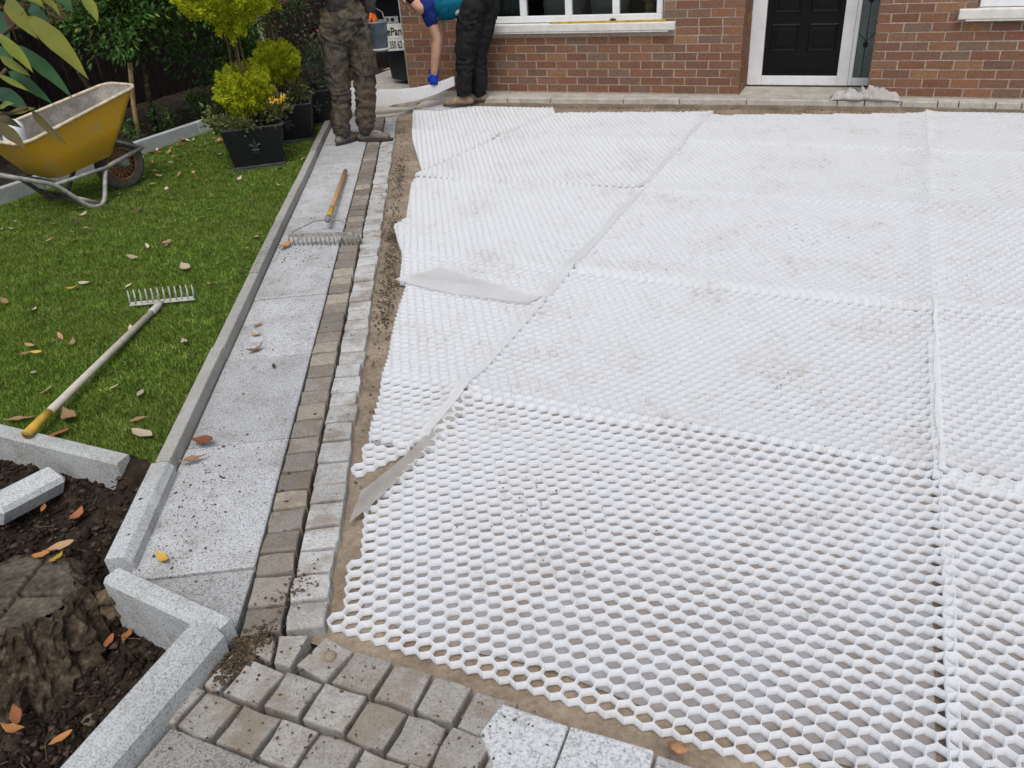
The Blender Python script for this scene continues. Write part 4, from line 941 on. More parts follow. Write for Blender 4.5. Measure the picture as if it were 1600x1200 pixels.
for sgn, mt in ((-1, m_steel), (1, m_steeld)):
    m = MB(); loopt(m, [(.20, sgn * .035, .275), (-.16, sgn * .20, .245), (-.28, sgn * .235, .23), (-.45, sgn * .265, .018), (-.52, sgn * .265, .02), (-.64, sgn * .255, .235), (-1.30, sgn * .275, .555)] if False else
                [(.21, sgn * .03, .275), (-.18, sgn * .19, .255), (-.24, sgn * .20, .235), (-.36, sgn * .265, .018), (-.47, sgn * .265, .016), (-.66, sgn * .25, .245), (-1.32, sgn * .27, .56)], .0165); m.build('frame_tube', mt, WB, True)
    m = MB(); m.tube([(-.66, sgn * .25, .245), (-.20, sgn * .21, .250)], .013, 8); m.tube([(-.56, sgn * .258, .125), (-.40, sgn * .265, .035)], .012, 8); m.build('brace', mt, WB, True)
    m = MB(); m.tube([(.17, sgn * .045, .285), (.03, sgn * .10, .36), (-.06, sgn * .13, .40)], .012, 8); m.build('front_stay', mt, WB, True)
    m = MB(); m.tube([(-1.18, sgn * .2645, .493), (-1.34, sgn * .271, .57)], .021, 10); m.build('grip', m_tyre, WB, True)
m = MB(); m.tube([(-.42, -.265, .02), (-.42, .265, .02)], .012, 8); m.tube([(-.62, -.25, .24), (-.62, .25, .24)], .014, 8); m.build('cross_bar', m_steeld, WB, True)
m = MB(); m.box((.13, -.05, .262), (.235, .05, .285)); m.build('nose_plate', m_steel, WB, bevel=.005)
wh = empty('wheel', (0, 0, .2), 0, WB)
m = MB(); ns = 40; prof = [(.118, .03), (.135, .04), (.160, .046), (.185, .038), (.197, .02), (.20, 0), (.197, -.02), (.185, -.038), (.160, -.046), (.135, -.04), (.118, -.03)]; vs = []
for i in range(ns):
    a = 2 * math.pi * i / ns
    for (r_, y_) in prof:
        rr = r_ + (.003 if (r_ > .19 and i % 2) else 0); vs.append((rr * math.cos(a), y_, rr * math.sin(a)))
k = len(prof); m.add(vs, [(i * k + j, i * k + j + 1, ((i + 1) % ns) * k + j + 1, ((i + 1) % ns) * k + j) for i in range(ns) for j in range(k - 1)] + [(i * k + k - 1, i * k, ((i + 1) % ns) * k, ((i + 1) % ns) * k + k - 1) for i in range(ns)]); m.build('tyre', m_tyre, wh, True)
m = MB()
ringp = [(.118 * math.cos(2 * math.pi * i / 30), 0, .118 * math.sin(2 * math.pi * i / 30)) for i in range(32)]; m.tube([(p[0], -.03, p[2]) for p in ringp], .008, 6, caps=False); m.tube([(p[0], .03, p[2]) for p in ringp], .008, 6, caps=False)
for i in range(18):
    a = 2 * math.pi * i / 18; m.tube([(.03 * math.cos(a), -.018, .03 * math.sin(a)), (.075 * math.cos(a), -.010, .075 * math.sin(a)), (.114 * math.cos(a), -.026, .114 * math.sin(a))], .005, 5)
m.tube([(0, -.008, 0), (0, .02, 0)], .112, 30); m.build('rim', m_orange, wh, True)
m = MB(); m.tube([(0, -.06, 0), (0, .06, 0)], .024, 14); m.build('hub', m_steel, wh, True)
MB().box((.0, -.062, -.02), (.05, -.045, .03)).build('axle_plate', m_steel, wh, bevel=.004)
jug = empty('white_jug', (-5.715, 3.955, .42)); tag(jug, 'white plastic container with grey cap inside the wheelbarrow', 'container')
m = MB(); m.capsule([(0, 0, .0), (.02, .02, .17)], [.085, .075], 16); fuse('jug_body', m, m_wht, jug, .012, 5); m = MB(); m.tube([(-.05, -.02, .225), (-.085, -.035, .262)], .035, 14); m.build('cap', m_steel, jug, True)
m = MB(); m.tube([(.02, 0, .235), (-.0, 0, .27), (-.06, -.02, .25)], .012, 8); m.build('handle', m_wht, jug, True)

# ------------------------------------------------------------------ rakes
def rake(name, a, b, label, mat_h, mat_g, grip_end, head_c, head_dir, width, nt_, tl, mat_m, tine_dir, bow=False):
    """a,b handle ends (b = at the head)"""
    r = empty(name, head_c); tag(r, label, 'rake'); inv = Matrix.Translation(head_c).inverted(); a, b = Vector(a), Vector(b); hc = Vector(head_c); hd = Vector(head_dir).normalized(); td = Vector(tine_dir).normalized()
    def ad(o): o.parent = r; o.matrix_parent_inverse = inv; return o
    d = (b - a); m = MB(); m.tube([a, a.lerp(b, .5), b], [.0165, .0165, .0155], 14); ad(m.build('handle', mat_h, None, True))
    g0, g1 = grip_end; m = MB(); m.tube([a.lerp(b, g0) , a.lerp(b, (g0 + g1) / 2), a.lerp(b, g1)], .0182, 14); ad(m.build('grip', mat_g, None, True))
    p0, p1 = hc - hd * width / 2, hc + hd * width / 2; n_ = hd.cross(td).normalized()
    m = MB(); m.add([p + td * z + n_ * y for p in (p0, p1) for z in (-.011, .011) for y in (-.004, .004)], [(0, 1, 3, 2), (4, 6, 7, 5), (0, 4, 5, 1), (2, 3, 7, 6), (0, 2, 6, 4), (1, 5, 7, 3)]); ad(m.build('head_bar', mat_m, None, bevel=.003))
    for i in range(nt_):
        p = p0.lerp(p1, (i + .15) / (nt_ - .7)); m = MB(); m.tube([p, p + td * tl * .55, p + td * tl + n_ * .012], [.0058, .0052, .003], 7); ad(m.build('tine', mat_m, None, True))
    m = MB()
    if bow:
        for s_ in (-1, 1): m.tube([b, b + hd * s_ * width * .18 + (hc - b) * .08, hc + hd * s_ * width * .42 - (hc - b) * .30, hc + hd * s_ * width * .485], .0042, 8)
        m.tube([b - d.normalized() * .05, b + d.normalized() * .01], .0195, 12)
    else: m.tube([b - d.normalized() * .07, b + d.normalized() * .02, hc], [.019, .018, .009], 12)
    ad(m.build('socket', mat_m, None, True)); return r
rake('garden_rake', (-2.862, 1.590, .075), (-3.335, 2.745, .035), 'garden rake with pale handle and yellow grip lying on the lawn', m_wood, m_tape, (0.0, .135), (-3.365, 2.815, .035), (.305, .165, 0), .345, 12, .075, m_alu, (-.1, .28, 1.0))
rake('levelling_rake', (-3.794,5.225,0.030), (-3.157,4.068,0.075), 'wide rake with brown wooden handle lying on the path and setts', m_woodb, m_tape, (.80, .985), (-3.023,3.837,0.070), (.44,.13,0), .47, 17, .068, m_rust, (.12, -.3, -.9), True)

# ------------------------------------------------------------------ stump
stp = empty('tree_stump', (-2.17, .97, -.115)); tag(stp, 'old tree stump with a cross sawn into its grey top', 'tree stump')
ns = 96; vs = []; fs = []
def srad(a): return .185 * (1 + .045 * math.sin(3 * a + .5) + .035 * math.sin(5 * a + 1.2) + .05 * noise.noise(Vector((math.cos(a) * 3, math.sin(a) * 3, 2))))
lv = [(-.14, 1.36), (-.10, 1.33), (-.07, 1.31), (-.04, 1.29), (-.01, 1.27), (.02, 1.23), (.04, 1.20), (.06, 1.16), (.08, 1.13), (.10, 1.10), (.12, 1.07), (.14, 1.04), (.152, 1.0), (.158, .975), (.150, .945), (.140, .92)]
for (z, q) in lv:
    for i in range(ns):
        a = 2 * math.pi * i / ns; r_ = srad(a) * q * (1 + (.16 * noise.noise(Vector((math.cos(a) * 6, math.sin(a) * 6, z * 7))) + .12 * noise.noise(Vector((math.cos(a) * 15, math.sin(a) * 15, z * 30))) + .06 * noise.noise(Vector((math.cos(a) * 30, math.sin(a) * 30, z * 60)))) * (1 if q > .95 else .6))
        vs.append((r_ * math.cos(a), r_ * math.sin(a), z + .016 * noise.noise(Vector((math.cos(a) * 7, math.sin(a) * 7, 1))) * (q < 1.06)))
for k_ in range(len(lv) - 1): fs += [(k_ * ns + i, k_ * ns + (i + 1) % ns, (k_ + 1) * ns + (i + 1) % ns, (k_ + 1) * ns + i) for i in range(ns)]
m = MB(); m.add(vs, fs); o = m.build('bark', earth('stump_bark', (.028, .022, .016), (.105, .08, .054), (.27, .22, .155), 30, 1.0), stp); 
# cut top with the two saw grooves: a fine grid so that the kerfs stay narrow
bm = bmesh.new(); grid = {}; stp_ = .0036; ng = 62
for gi in range(-ng, ng + 1):
    for gj in range(-ng, ng + 1):
        x, y = gi * stp_, gj * stp_; a = math.atan2(y, x); rr_ = math.hypot(x, y); lim = srad(a) * .955
        if rr_ > lim: continue
        def kerf(ax, o_, w): return math.exp(-((x * math.sin(ax) - y * math.cos(ax) - o_ - .006 * noise.noise(Vector((x * 9, y * 9, ax)))) / w) ** 4)
        gk = max(kerf(R_(112), .012, .0062), kerf(R_(18), -.008, .0058), .55 * kerf(R_(70), .03, .0026) * (x > .01), .5 * kerf(R_(150), -.04, .0026) * (y > 0))
        grid[gi, gj] = bm.verts.new((x, y, .150 + .004 * noise.noise(Vector((x * 16, y * 16, 0))) + .003 * noise.noise(Vector((x * 60, y * 60, 4))) + .018 * x - .06 * gk))
for (gi, gj) in list(grid):
    q = [(gi, gj), (gi + 1, gj), (gi + 1, gj + 1), (gi, gj + 1)]
    if all(k in grid for k in q): bm.faces.new([grid[k] for k in q])
me = bpy.data.meshes.new('cut_top'); bm.to_mesh(me); bm.free(); link('cut_top', me, m_cut, stp, True)

# ------------------------------------------------------------------ held panel and the people
sh_pts = [((-5.45, 7.05), .0, .30), ((-5.22, 6.98), .03, .32), ((-5.0, 7.08), .06, .29), ((-4.75, 7.22), .07, .24), ((-4.55, 7.32), .08, .225), ((-4.36, 7.43), .10, .225), ((-4.20, 7.53), .14, .245), ((-4.02, 7.63), .21, .30)]
hp_ = empty('carried_gravel_grid', (-4.7, 7.25, 0)); tag(hp_, 'curved white honeycomb panel the bending worker is laying', 'gravel panel'); pinv = Matrix.Translation(hp_.location).inverted()
def crv(t):
    t *= len(sh_pts) - 1; i = min(int(t), len(sh_pts) - 2); u = t - i; u = u * u * (3 - 2 * u) * .5 + u * .5; a, b = sh_pts[i], sh_pts[i + 1]
    return Vector((a[0][0] + (b[0][0] - a[0][0]) * u, a[0][1] + (b[0][1] - a[0][1]) * u, 0)), a[1] + (b[1] - a[1]) * u, a[2] + (b[2] - a[2]) * u
m = MB(); vs = []; n_ = 60; dpt = Vector((-.42, .82, 0))
for i in range(n_ + 1):
    p, z0, z1 = crv(i / n_)
    vs += [p + Vector((0, 0, z0)), p + Vector((0, 0, z1)) + dpt * .03, p + dpt * .10 + Vector((0, 0, z1 - .02)), p + dpt * .12 + Vector((0, 0, z1 - .05)), p + dpt * .05 + Vector((0, 0, z0 + .0))]
m.add(vs, [(5 * i + k, 5 * i + 5 + k, 5 * i + 6 + k, 5 * i + 1 + k) for i in range(n_) for k in range(3)]); o = m.build('membrane', m_fab, hp_, True); o.matrix_parent_inverse = pinv
m = MB()
for i in range(0, n_ * 2):
    p, z0, z1 = crv(i / (n_ * 2)); p2, z2, z3 = crv(min(1, (i + .6) / (n_ * 2))); m.add([p + Vector((0, -.004, z0 + .004)), p2 + Vector((0, -.004, z2 + .004)), p2 + Vector((0, -.004, z3 - .004)) + dpt * .022, p + Vector((0, -.004, z1 - .004)) + dpt * .022], [(0, 1, 2, 3)])
o = m.build('honeycomb_edge', m_plastic, hp_); o.matrix_parent_inverse = pinv

def camo():
    M = Mat('camo_cloth', .95, .1); co = M.coord(); a = M.noise(co, 11, 3, .6); b = M.noise(co, 17, 2, .5); d = M.noise(co, 4, 5, .7); e = M.noise(co, 70, 3)
    c = M.ramp(a, [(.36, (.022, .021, .018)), (.44, (.055, .052, .042)), (.54, (.10, .097, .08)), (.64, (.036, .034, .028))], 'CONSTANT'); c = M.mix(M.ramp(b, [(.5, 0.), (.56, .6)]), c, (.10, .085, .06))
    c = M.mix(M.ramp(d, [(.40, 0.), (.62, .8)]), c, (.10, .075, .055)); c = M.mix(.5, c, M.ramp(e, [(.3, .55), (.65, 1.2)]), 'MULTIPLY'); M.color(c); M.bump(e, .3, .004); return M.m
m_camo = camo()
m_blk = plain('black_trousers', (.012, .012, .014), .85, .3, .35, 9, .2)
m_navy = plain('navy_shirt', (.012, .028, .16), .85, .15, .2, 20, .2); m_teal = plain('teal_shirt', (.005, .13, .21), .85, .15, .2, 20, .2)
m_skin = plain('skin', (.50, .28, .19), .55, .35, .1, 30, .05); m_hair = plain('hair', (.018, .012, .009), .7, .3, .3, 60, .4)
m_boot = plain('boot_leather', (.15, .135, .115), .9, .15, .25, 25, .3); m_sole = plain('boot_sole', (.055, .05, .045), .9, .1, .2, 30, .2)
m_shoe = plain('tan_shoe', (.27, .20, .135), .9, .15, .2, 25, .3); m_glove = plain('blue_glove', (.006, .05, .42), .7, .2, .15, 40, .1); m_gorange = plain('orange_glove', (.62, .13, .03), .7, .2, .15, 30, .1)
m_jack = plain('dark_jacket', (.05, .048, .045), .9, .1, .3, 14, .2); m_cuff = plain('slate_cuff', (.055, .062, .072), .95, .1, .2, 20, .2)
m_tail = plain('white_shirt_tail', (.48, .49, .52), .9, .1, .15, 14, .2); m_trug = plain('blue_grey_plastic', (.13, .175, .205), .6, .3, .25, 14, .1)
def cloth_w(amp, low=1.0):
    def w(p):
        q = p + Vector((noise.noise(p * 6), noise.noise(p * 6 + Vector((9, 0, 0))), noise.noise(p * 5 + Vector((0, 7, 0))) * 1.2)) * .09; e = 1 - abs(noise.noise(Vector((q.x * 7, q.y * 7, q.z * 15)))) * 2; g2 = 1 - abs(noise.noise(Vector((q.x * 12 + q.z * 9, q.y * 12 - q.z * 6, q.z * 11 + 4)))) * 2; return amp * (.75 * e + .55 * g2 - .55) + amp * .18 * noise.noise(p * 45)
    return w
def foot(parent, name, ankle, toe_dir, L, mat, sole_mat, hgt=.10):
    t = Vector(toe_dir).normalized(); h = Vector((ankle[0], ankle[1], 0)) - t * .055; z0 = ankle[2]
    m = MB(); m.capsule([h + Vector((0, 0, z0 + .045)), h + t * L * .45 + Vector((0, 0, z0 + .05)), h + t * (L - .06) + Vector((0, 0, z0 + .038))], [.038, .044, .040], 14, flat=.9)
    m.capsule([h + t * .03 + Vector((0, 0, z0 + .06)), h + t * .035 + Vector((0, 0, z0 + hgt + .03))], [.044, .046], 14); m.capsule([h + t * .05 + Vector((0, 0, z0 + .085)), h + t * L * .6 + Vector((0, 0, z0 + .055))], [.042, .034], 12)
    o = fuse(name, m, mat, parent, .009, 4, lambda p: .0025 * noise.noise(p * 30))
    s_ = Vector((-t.y, t.x, 0)); m = MB(); n_ = 22; poly = []
    for i in range(n_):
        a = 2 * math.pi * i / n_; u = math.cos(a); w = math.sin(a) * (.042 + .008 * u); q = h + t * (L / 2 - .018 + u * (L / 2 + .022)) + s_ * w; poly.append((q.x, q.y))
    m.prism(poly, z0, z0 + .024); m.build('sole', sole_mat, o, bevel=.005)
    m = MB(); 
    for k in range(4): q = h + t * (L * .42 + .02 * k) + Vector((0, 0, z0 + .097 - .006 * k)); m.tube([q - s_ * .022, q + Vector((0, 0, .006)), q + s_ * .022], .0032, 6)
    m.build('lace', m_wood if mat is m_boot else m_sole, o, True); return o
def hand(parent, wrist, tip, palm_n, mat, curl=.8, name='glove'):
    w, t = Vector(wrist), Vector(tip); d = (t - w).normalized(); pn = Vector(palm_n); pn = (pn - d * pn.dot(d)).normalized(); s_ = d.cross(pn); m = MB()
    m.capsule([w - d * .03, w + d * .02, w + d * .075], [.030, .033, .036], 14, flat=.75)
    for k in range(-1, 3): m.capsule([w + d * .02 + s_ * (k - .5) * .014, w + d * .085 + s_ * (k - .5) * .021], [.014, .0125], 10)
    for k, L in zip(range(-1, 3), (.065, .078, .082, .070)):
        b = w + d * .088 + s_ * (k - .5) * .0215; c1 = b + (d * math.cos(curl * .5) + pn * math.sin(curl * .5)) * L * .45; c2 = c1 + (d * math.cos(curl * 1.3) + pn * math.sin(curl * 1.3)) * L * .33; c3 = c2 + (d * math.cos(curl * 2) + pn * math.sin(curl * 2)) * L * .25
        m.capsule([b, c1, c2, c3], [.0115, .0108, .0100, .0088], 10)
    b = w + d * .03 - s_ * .032; m.capsule([b, b + (d * .7 - s_ * .6 + pn * .4).normalized() * .035, b + (d * .7 - s_ * .6 + pn * .4).normalized() * .035 + (d * .8 + pn * .5).normalized() * .032], [.0145, .0125, .0105], 10)
    return fuse(name, m, mat, parent, .0055, 2)
def head(parent, c, fwd, up):
    """head one 22 cm tall with face, ears and short hair"""
    f_, u_ = Vector(fwd).normalized(), Vector(up); u_ = (u_ - f_ * u_.dot(f_)).normalized(); r_ = f_.cross(u_); M = Matrix((r_, f_, u_)).transposed(); c = Vector(c); L = lambda x, y, z: c + M @ Vector((x, y, z))
    m = MB(); m.ball(c + M @ Vector((0, -.008, .02)), (.074, .094, .095), M); m.ball(L(0, .03, -.06), (.052, .058, .058), M); m.ball(L(0, .068, -.095), (.026, .022, .02), M)
    m.capsule([L(0, .088, .022), L(0, .108, -.022)], [.010, .014], 8); m.ball(L(0, .085, -.058), (.024, .012, .010), M); m.capsule([L(-.045, .075, .035), L(0, .09, .034), L(.045, .075, .035)], .010, 8)
    for s_ in (-1, 1): m.ball(L(s_ * .076, -.005, -.005), (.010, .020, .032), M)
    m.capsule([L(0, -.02, -.06), L(0, -.05, -.17)], [.054, .058], 14); fc = fuse('head', m, m_skin, parent, .006, 3)
    for s_ in (-1, 1):
        m = MB(); m.ball(L(s_ * .031, .078, .012), .0115, seg=10, rings=7); e = m.build('eye', m_wht, fc, True); m = MB(); m.ball(L(s_ * .031, .0875, .012), .005, seg=8, rings=5); m.build('iris', m_ink, e if False else fc, True)
    m = MB(); m.ball(L(0, -.020, .038), (.082, .092, .088), M); m.ball(L(0, -.052, -.03), (.080, .062, .085), M); fuse('hair', m, m_hair, fc, .008, 2, lambda p: .004 * noise.noise(p * 60))
    return fc

# worker standing on the path, back three quarters, boots toward the right
p1 = empty('person', (-4.28, 6.14, 0)); tag(p1, 'standing worker in muddy camouflage trousers and boots holding a bucket', 'person'); i1 = Matrix.Translation(p1.location).inverted()
rt = Vector((.917, .394, 0)).normalized()
HA, HB = Vector((-4.325, 6.115, .93)), Vector((-4.14, 6.24, .93)); KA, KB = Vector((-4.345, 6.115, .50)), Vector((-4.165, 6.235, .50)); AA, AB = Vector((-4.385, 6.085, .085)), Vector((-4.205, 6.205, .085))
def para(o): o.parent = p1; o.matrix_parent_inverse = i1
n_before = set(bpy.data.objects)
m = MB(); m.capsule([HA + Vector((.03, .02, .10)), HA, HA.lerp(KA, .5), KA, KA.lerp(AA, .5) + rt * .008, AA + Vector((0, 0, .10)), AA + Vector((0, 0, .045))], [.115, .118, .107, .090, .085, .080, .074]); m.capsule([HB + Vector((-.03, -.02, .10)), HB, HB.lerp(KB, .5), KB, KB.lerp(AB, .5), AB + Vector((0, 0, .10)), AB + Vector((0, 0, .05))], [.115, .118, .108, .092, .088, .083, .074])
m.capsule([(HA + HB) / 2 + Vector((0, 0, -.02)), (HA + HB) / 2 + Vector((0, 0, .16))], [.135, .15]); tr1 = fuse('trousers', m, m_camo, p1, .009, 3, cloth_w(.018))
# cargo pocket and cuffs
ps = Vector((.62, -.78, 0)); pn_ = (rt * .55 + ps * .75).normalized(); pc = HB.lerp(KB, .62) + pn_ * .088; m = MB(); q = Matrix.Translation(pc) @ Matrix.Rotation(math.atan2(-pn_.x, pn_.y), 4, 'Z'); m.box((-.075, -.012, -.10), (.075, .02, .08), M=q); m.box((-.08, -.02, .05), (.08, .024, .10), M=q); o = m.build('cargo_pocket', m_camo, tr1, bevel=.012)
for A_ in (AA, AB): m = MB(); m.capsule([A_ + Vector((0, 0, .02)), A_ + Vector((0, 0, .085))], [.068, .070]); fuse('cuff', m, m_cuff, p1, .008, 2, cloth_w(.006))
foot(p1, 'boot', (AA.x, AA.y, 0.0), (.25, .97, 0), .28, m_boot, m_sole); foot(p1, 'boot', (AB.x, AB.y, .0), (.97, .25, 0), .29, m_boot, m_sole)
ch = (HA + HB) / 2; m = MB(); m.capsule([ch + Vector((0, 0, .17)), ch + Vector((.01, 0, .36)), ch + Vector((.02, .01, .52))], [.155, .165, .150], flat=.85); SL, SR = ch + Vector((-.13, -.13, .54)), ch + Vector((.16, .14, .54)); m.capsule([SL, SR], .075)
EL = SL + Vector((-.03, -.02, -.28)); m.capsule([SL, EL, EL + Vector((.16, .12, .04))], [.065, .055, .042]); ER = SR + Vector((.02, .04, -.26)); WR = Vector((-4.055, 6.315, 1.06)); m.capsule([SR, ER, WR], [.065, .055, .042]); fuse('jacket', m, m_jack, p1, .012, 4, cloth_w(.009))
head(p1, ch + Vector((.03, .02, .78)), (.75, .6, -.25), (0, 0, 1))
hand(p1, WR, Vector((-4.02, 6.315, .955)), (-.6, -.2, 0), m_gorange, 1.0); hand(p1, EL + Vector((.16, .12, .04)), EL + Vector((.23, .17, .07)), (.8, .3, 0), m_gorange, .7)
for o in set(bpy.data.objects) - n_before:
    if o.parent is p1: o.matrix_parent_inverse = i1
bk_ = empty('bucket', (-4.015, 6.315, .745)); tag(bk_, 'blue grey plastic bucket with mortar stains held by the standing worker', 'bucket')
m = MB(); vs = []; pr = [(.072, 0), (.090, .235), (.096, .238), (.096, .222), (.086, .225), (.068, .012)]; ns = 28
for (r_, z) in pr: vs += [(r_ * math.cos(2 * math.pi * i / ns), r_ * math.sin(2 * math.pi * i / ns), z) for i in range(ns)]
m.add(vs, [(k_ * ns + i, k_ * ns + (i + 1) % ns, (k_ + 1) * ns + (i + 1) % ns, (k_ + 1) * ns + i) for k_ in range(5) for i in range(ns)] + [tuple(range(ns))[::-1], tuple(5 * ns + i for i in range(ns))]); m.build('bucket_body', m_trug, bk_, True)
m = MB(); m.tube([(.0735 * math.cos(2 * math.pi * i / 24), .0735 * math.sin(2 * math.pi * i / 24), .018) for i in range(26)], .010, 6, caps=False); m.build('mortar_ring', m_rag, bk_, True)
m = MB(); m.tube([(.09, 0, .22), (.06, .02, .30), (0, .03, .33), (-.06, .02, .30), (-.09, 0, .22)], .003, 6); m.build('bail', m_steel, bk_, True)

# worker bending over by the house
p2 = empty('person', (-3.93, 7.68, 0)); tag(p2, 'bending worker in blue shirt and black trousers with a blue glove', 'person'); i2 = Matrix.Translation(p2.location).inverted(); n_before = set(bpy.data.objects)
hA, hB = Vector((-3.80, 7.72, .93)), Vector((-3.71, 7.88, .93)); kA, kB = Vector((-3.90, 7.68, .50)), Vector((-3.84, 7.86, .50)); aA, aB = Vector((-3.945, 7.675, .10)), Vector((-3.86, 7.86, .13))
m = MB(); m.capsule([hA + Vector((.02, .03, .06)), hA, hA.lerp(kA, .5), kA, kA.lerp(aA, .5), aA + Vector((0, 0, .045))], [.135, .135, .118, .098, .086, .074]); m.capsule([hB + Vector((0, -.03, .06)), hB, hB.lerp(kB, .5), kB, kB.lerp(aB, .5), aB], [.13, .13, .115, .098, .086, .078]); m.capsule([(hA + hB) / 2 + Vector((.02, 0, .08)), (hA + hB) / 2 + Vector((-.08, -.03, .16))], [.15, .145])
fuse('trousers', m, m_blk, p2, .010, 3, cloth_w(.016)); foot(p2, 'shoe', (aA.x, aA.y, .004), (-.93, -.35, 0), .285, m_shoe, m_sole); foot(p2, 'shoe', (aB.x, aB.y, .0), (-.9, -.2, 0), .28, m_shoe, m_sole)
pv = (hA + hB) / 2 + Vector((-.09, -.03, .08)); cst = Vector((-4.06, 7.66, .985)); nk = Vector((-4.23, 7.58, 1.01))
m = MB(); m.capsule([pv, pv.lerp(cst, .5), cst], [.145, .16, .168], flat=1.0); tl_ = fuse('shirt', m, m_teal, p2, .012, 4, cloth_w(.008))
shA, shB = Vector((-4.18, 7.51, .965)), Vector((-4.17, 7.70, .97)); m = MB(); m.capsule([cst + Vector((-.05, -.02, .02)), nk], [.158, .09]); m.capsule([shA, shB], .09); elA, wrA = Vector((-4.13, 7.56, .655)), Vector((-4.20, 7.55, .345)); elB, wrB = Vector((-4.16, 7.68, .68)), Vector((-4.225, 7.65, .40))
m.capsule([shA, shA.lerp(elA, .42)], [.085, .068]); m.capsule([shB, shB.lerp(elB, .4)], [.082, .066]); fuse('shirt_yoke', m, m_navy, p2, .012, 4, cloth_w(.007))
m = MB(); m.capsule([shA.lerp(elA, .5), elA, elA.lerp(wrA, .35), wrA], [.056, .050, .052, .036]); m.capsule([shB.lerp(elB, .5), elB, elB.lerp(wrB, .35), wrB], [.056, .050, .052, .036]); m.capsule([shA + Vector((.1, .1, 0)), shA.lerp(elA, .5)], .04); m.capsule([shB + Vector((.1, -.1, 0)), shB.lerp(elB, .5)], .04); m.capsule([shA, shB], .04); m.capsule([cst, nk], .06); fuse('body', m, m_skin, p2, .010, 3)
hand(p2, wrA, wrA + Vector((-.01, -.01, -.1)), (-.4, .8, 0), m_glove, 1.1); hand(p2, wrB, wrB + Vector((-.02, -.02, -.1)), (-.4, .8, 0), m_glove, 1.1)
head(p2, Vector((-4.365, 7.52, 1.03)), (-.55, .30, -.75), (-.7, .3, .6))
m = MB(); m.capsule([pv + Vector((-.02, -.10, .0)), pv + Vector((-.07, -.135, -.10))], [.07, .05], flat=.7); m.capsule([pv + Vector((-.10, -.10, .03)), pv + Vector((-.06, -.135, -.05))], [.06, .045]); fuse('shirt_tail', m, m_tail, p2, .009, 3, cloth_w(.008))
for o in set(bpy.data.objects) - n_before:
    if o.parent is p2: o.matrix_parent_inverse = i2

# ------------------------------------------------------------------ fallen leaves
LV = []
for i in range(6):
    r = random.Random(50 + i); vs = []; nl = 7; prof = [0.02, .55, .9, 1, .85, .5, .02]; cu = r.uniform(.1, .5); tw = r.uniform(-.8, .8); wr = r.uniform(.32, .55)
    for j in range(nl):
        t = j / (nl - 1); w = prof[j] * wr * .5
        for k in (-1, -.4, .4, 1):
            e = (1 + .12 * r.uniform(-1, 1)); vs.append((t - .5, w * k * e, cu * .35 * (2 * t - 1) ** 2 + .35 * w * abs(k) ** 1.5 * (1 + tw * t) + .03 * r.uniform(-1, 1) + tw * .15 * k * w * (t - .5)))
    fs = [(4 * j + k, 4 * j + k + 1, 4 * j + 5 + k, 4 * j + 4 + k) for j in range(nl - 1) for k in range(3)]
    st_ = len(vs); vs += [(.5, 0, cu * .3), (.62, .02, cu * .35), (.62, -.01, cu * .35)]; fs.append((st_, st_ + 1, st_ + 2)); LV.append((vs, fs))
LVM = {}
def leaf(p, L, mi, label, group=None, rz=None, tilt=.15):
    v = random.randrange(6)
    if (v, mi) not in LVM:
        me = bpy.data.meshes.new('fallen_leaf'); me.from_pydata(*[LV[v][0], [], LV[v][1]]); me.materials.append(m_dry[mi]); me.polygons.foreach_set('use_smooth', [True] * len(me.polygons)); LVM[v, mi] = me
    o = bpy.data.objects.new('fallen_leaf', LVM[v, mi]); COL.objects.link(o); o.location = p; o.rotation_euler = (random.uniform(-tilt, tilt), random.uniform(-tilt, tilt), rz if rz is not None else random.uniform(0, 6.28)); o.scale = (L, L * random.uniform(.7, 1.25), L * random.uniform(.6, 1.7)); tag(o, label, 'leaf', group); return o
